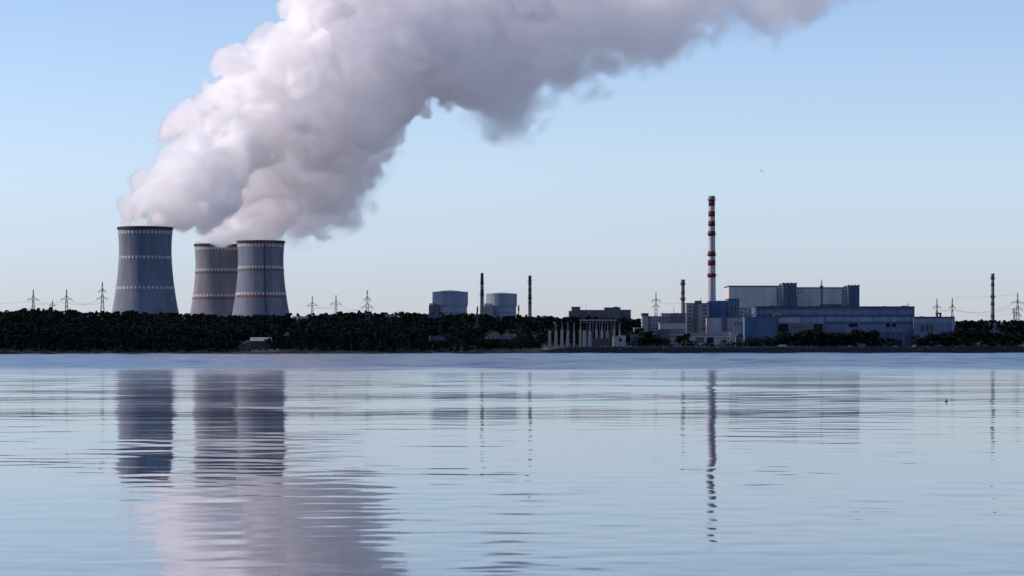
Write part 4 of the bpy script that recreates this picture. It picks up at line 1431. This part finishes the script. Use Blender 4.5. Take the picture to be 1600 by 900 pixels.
    # thin torn veil trailing off the lee side
    veil = np.clip((S + 20) / 24, 0, 1) * np.clip(0.75 * N2 + 0.6 * N3 + 0.45 * N4 - 0.25, 0, 1.3) * (0.15 + 0.85 * loose) * 0.15
    dens = np.maximum(dens, veil)
    # no steam in front of or inside the tower walls, only in their mouths
    for px, Y_, yt in ((227, 3300, 355), (340, 3905, 381.5), (407.5, 3800, 376.5)):
        rr = np.hypot(ax[0][:, None] - PX(px, Y_), ax[1][None, :] - Y_)
        wall = (rr > 30) & (rr < 46)
        below = ax[2] < PZ(yt, Y_) + 1.5
        dens[wall[:, :, None] & below[None, None, :]] = 0
    dens = np.where(dens < 0.004, 0, dens).astype(np.float32)
    print("steam voxels", dens.size, float((dens > 0).mean()))
    # ---- voxels stored on the object, turned into a volume grid by its modifier
    N = dens.size
    me = bpy.data.meshes.new("steam_plume")
    me.vertices.add(N)
    G = np.empty((N, 3), np.float32)
    g = np.meshgrid(*ax, indexing='ij')
    for i in range(3):
        G[:, i] = g[i].ravel()
    me.vertices.foreach_set("co", G.ravel())
    at = me.attributes.new("dens", 'FLOAT', 'POINT')
    at.data.foreach_set("value", dens.ravel())
    o = bpy.data.objects.new("steam_plume", me)
    link(o)
    tag(o, "white steam plume rising from the towers and drifting right", "steam", kind="stuff")
    # volume material
    m = bpy.data.materials.new("steam")
    m.use_nodes = True
    nt = m.node_tree
    nt.nodes.clear()
    out = nt.nodes.new("ShaderNodeOutputMaterial")
    pv = nt.nodes.new("ShaderNodeVolumePrincipled")
    pv.inputs["Color"].default_value = (1.0, 0.993, 0.996, 1)
    pv.inputs["Density"].default_value = STEAM_SIGMA
    pv.inputs["Density Attribute"].default_value = "density"
    pv.inputs["Anisotropy"].default_value = 0.66
    nt.links.new(pv.outputs[0], out.inputs["Volume"])
    # geometry nodes
    ng = bpy.data.node_groups.new("steam_grid", 'GeometryNodeTree')
    ng.interface.new_socket("Geometry", in_out='INPUT', socket_type='NodeSocketGeometry')
    ng.interface.new_socket("Geometry", in_out='OUTPUT', socket_type='NodeSocketGeometry')
    nd, lk = ng.nodes, ng.links
    gi = nd.new("NodeGroupInput"); go = nd.new("NodeGroupOutput")
    pos = nd.new("GeometryNodeInputPosition")
    sep = nd.new("ShaderNodeSeparateXYZ")
    lk.new(pos.outputs[0], sep.inputs[0])
    def math_node(op, a, b=None):
        n = nd.new("ShaderNodeMath"); n.operation = op
        for i, v in enumerate((a, b)):
            if v is None: continue
            if isinstance(v, (int, float)): n.inputs[i].default_value = v
            else: lk.new(v, n.inputs[i])
        return n.outputs[0]
    ids = []
    for i in range(3):
        q = math_node('MULTIPLY', math_node('SUBTRACT', sep.outputs[i], float(lo[i])), float(1.0 / stp[i]))
        q = math_node('ROUND', q)
        q = math_node('MINIMUM', math_node('MAXIMUM', q, 0.0), float(res[i] - 1))
        ids.append(q)
    # integer index (floats would lose the last digits past 16 million)
    flat = math_node('ADD', math_node('ADD', math_node('MULTIPLY', ids[0], float(res[1] * res[2])), math_node('MULTIPLY', ids[1], float(res[2]))), ids[2])
    na = nd.new("GeometryNodeInputNamedAttribute"); na.data_type = 'FLOAT'; na.inputs[0].default_value = "dens"
    si = nd.new("GeometryNodeSampleIndex"); si.data_type = 'FLOAT'; si.domain = 'POINT'
    lk.new(gi.outputs[0], si.inputs["Geometry"])
    lk.new(na.outputs[0], si.inputs["Value"])
    lk.new(flat, si.inputs["Index"])
    vc = nd.new("GeometryNodeVolumeCube")
    lk.new(si.outputs[0], vc.inputs["Density"])
    vc.inputs["Min"].default_value = lo
    vc.inputs["Max"].default_value = hi
    for i, a in enumerate("XYZ"):
        vc.inputs["Resolution " + a].default_value = int(res[i])
    sm = nd.new("GeometryNodeSetMaterial")
    sm.inputs["Material"].default_value = m
    lk.new(vc.outputs[0], sm.inputs["Geometry"])
    lk.new(sm.outputs[0], go.inputs[0])
    md = o.modifiers.new("steam_grid", 'NODES')
    md.node_group = ng
    me.materials.append(m)
    return o
STEAM_SIGMA = 0.15
build_steam()
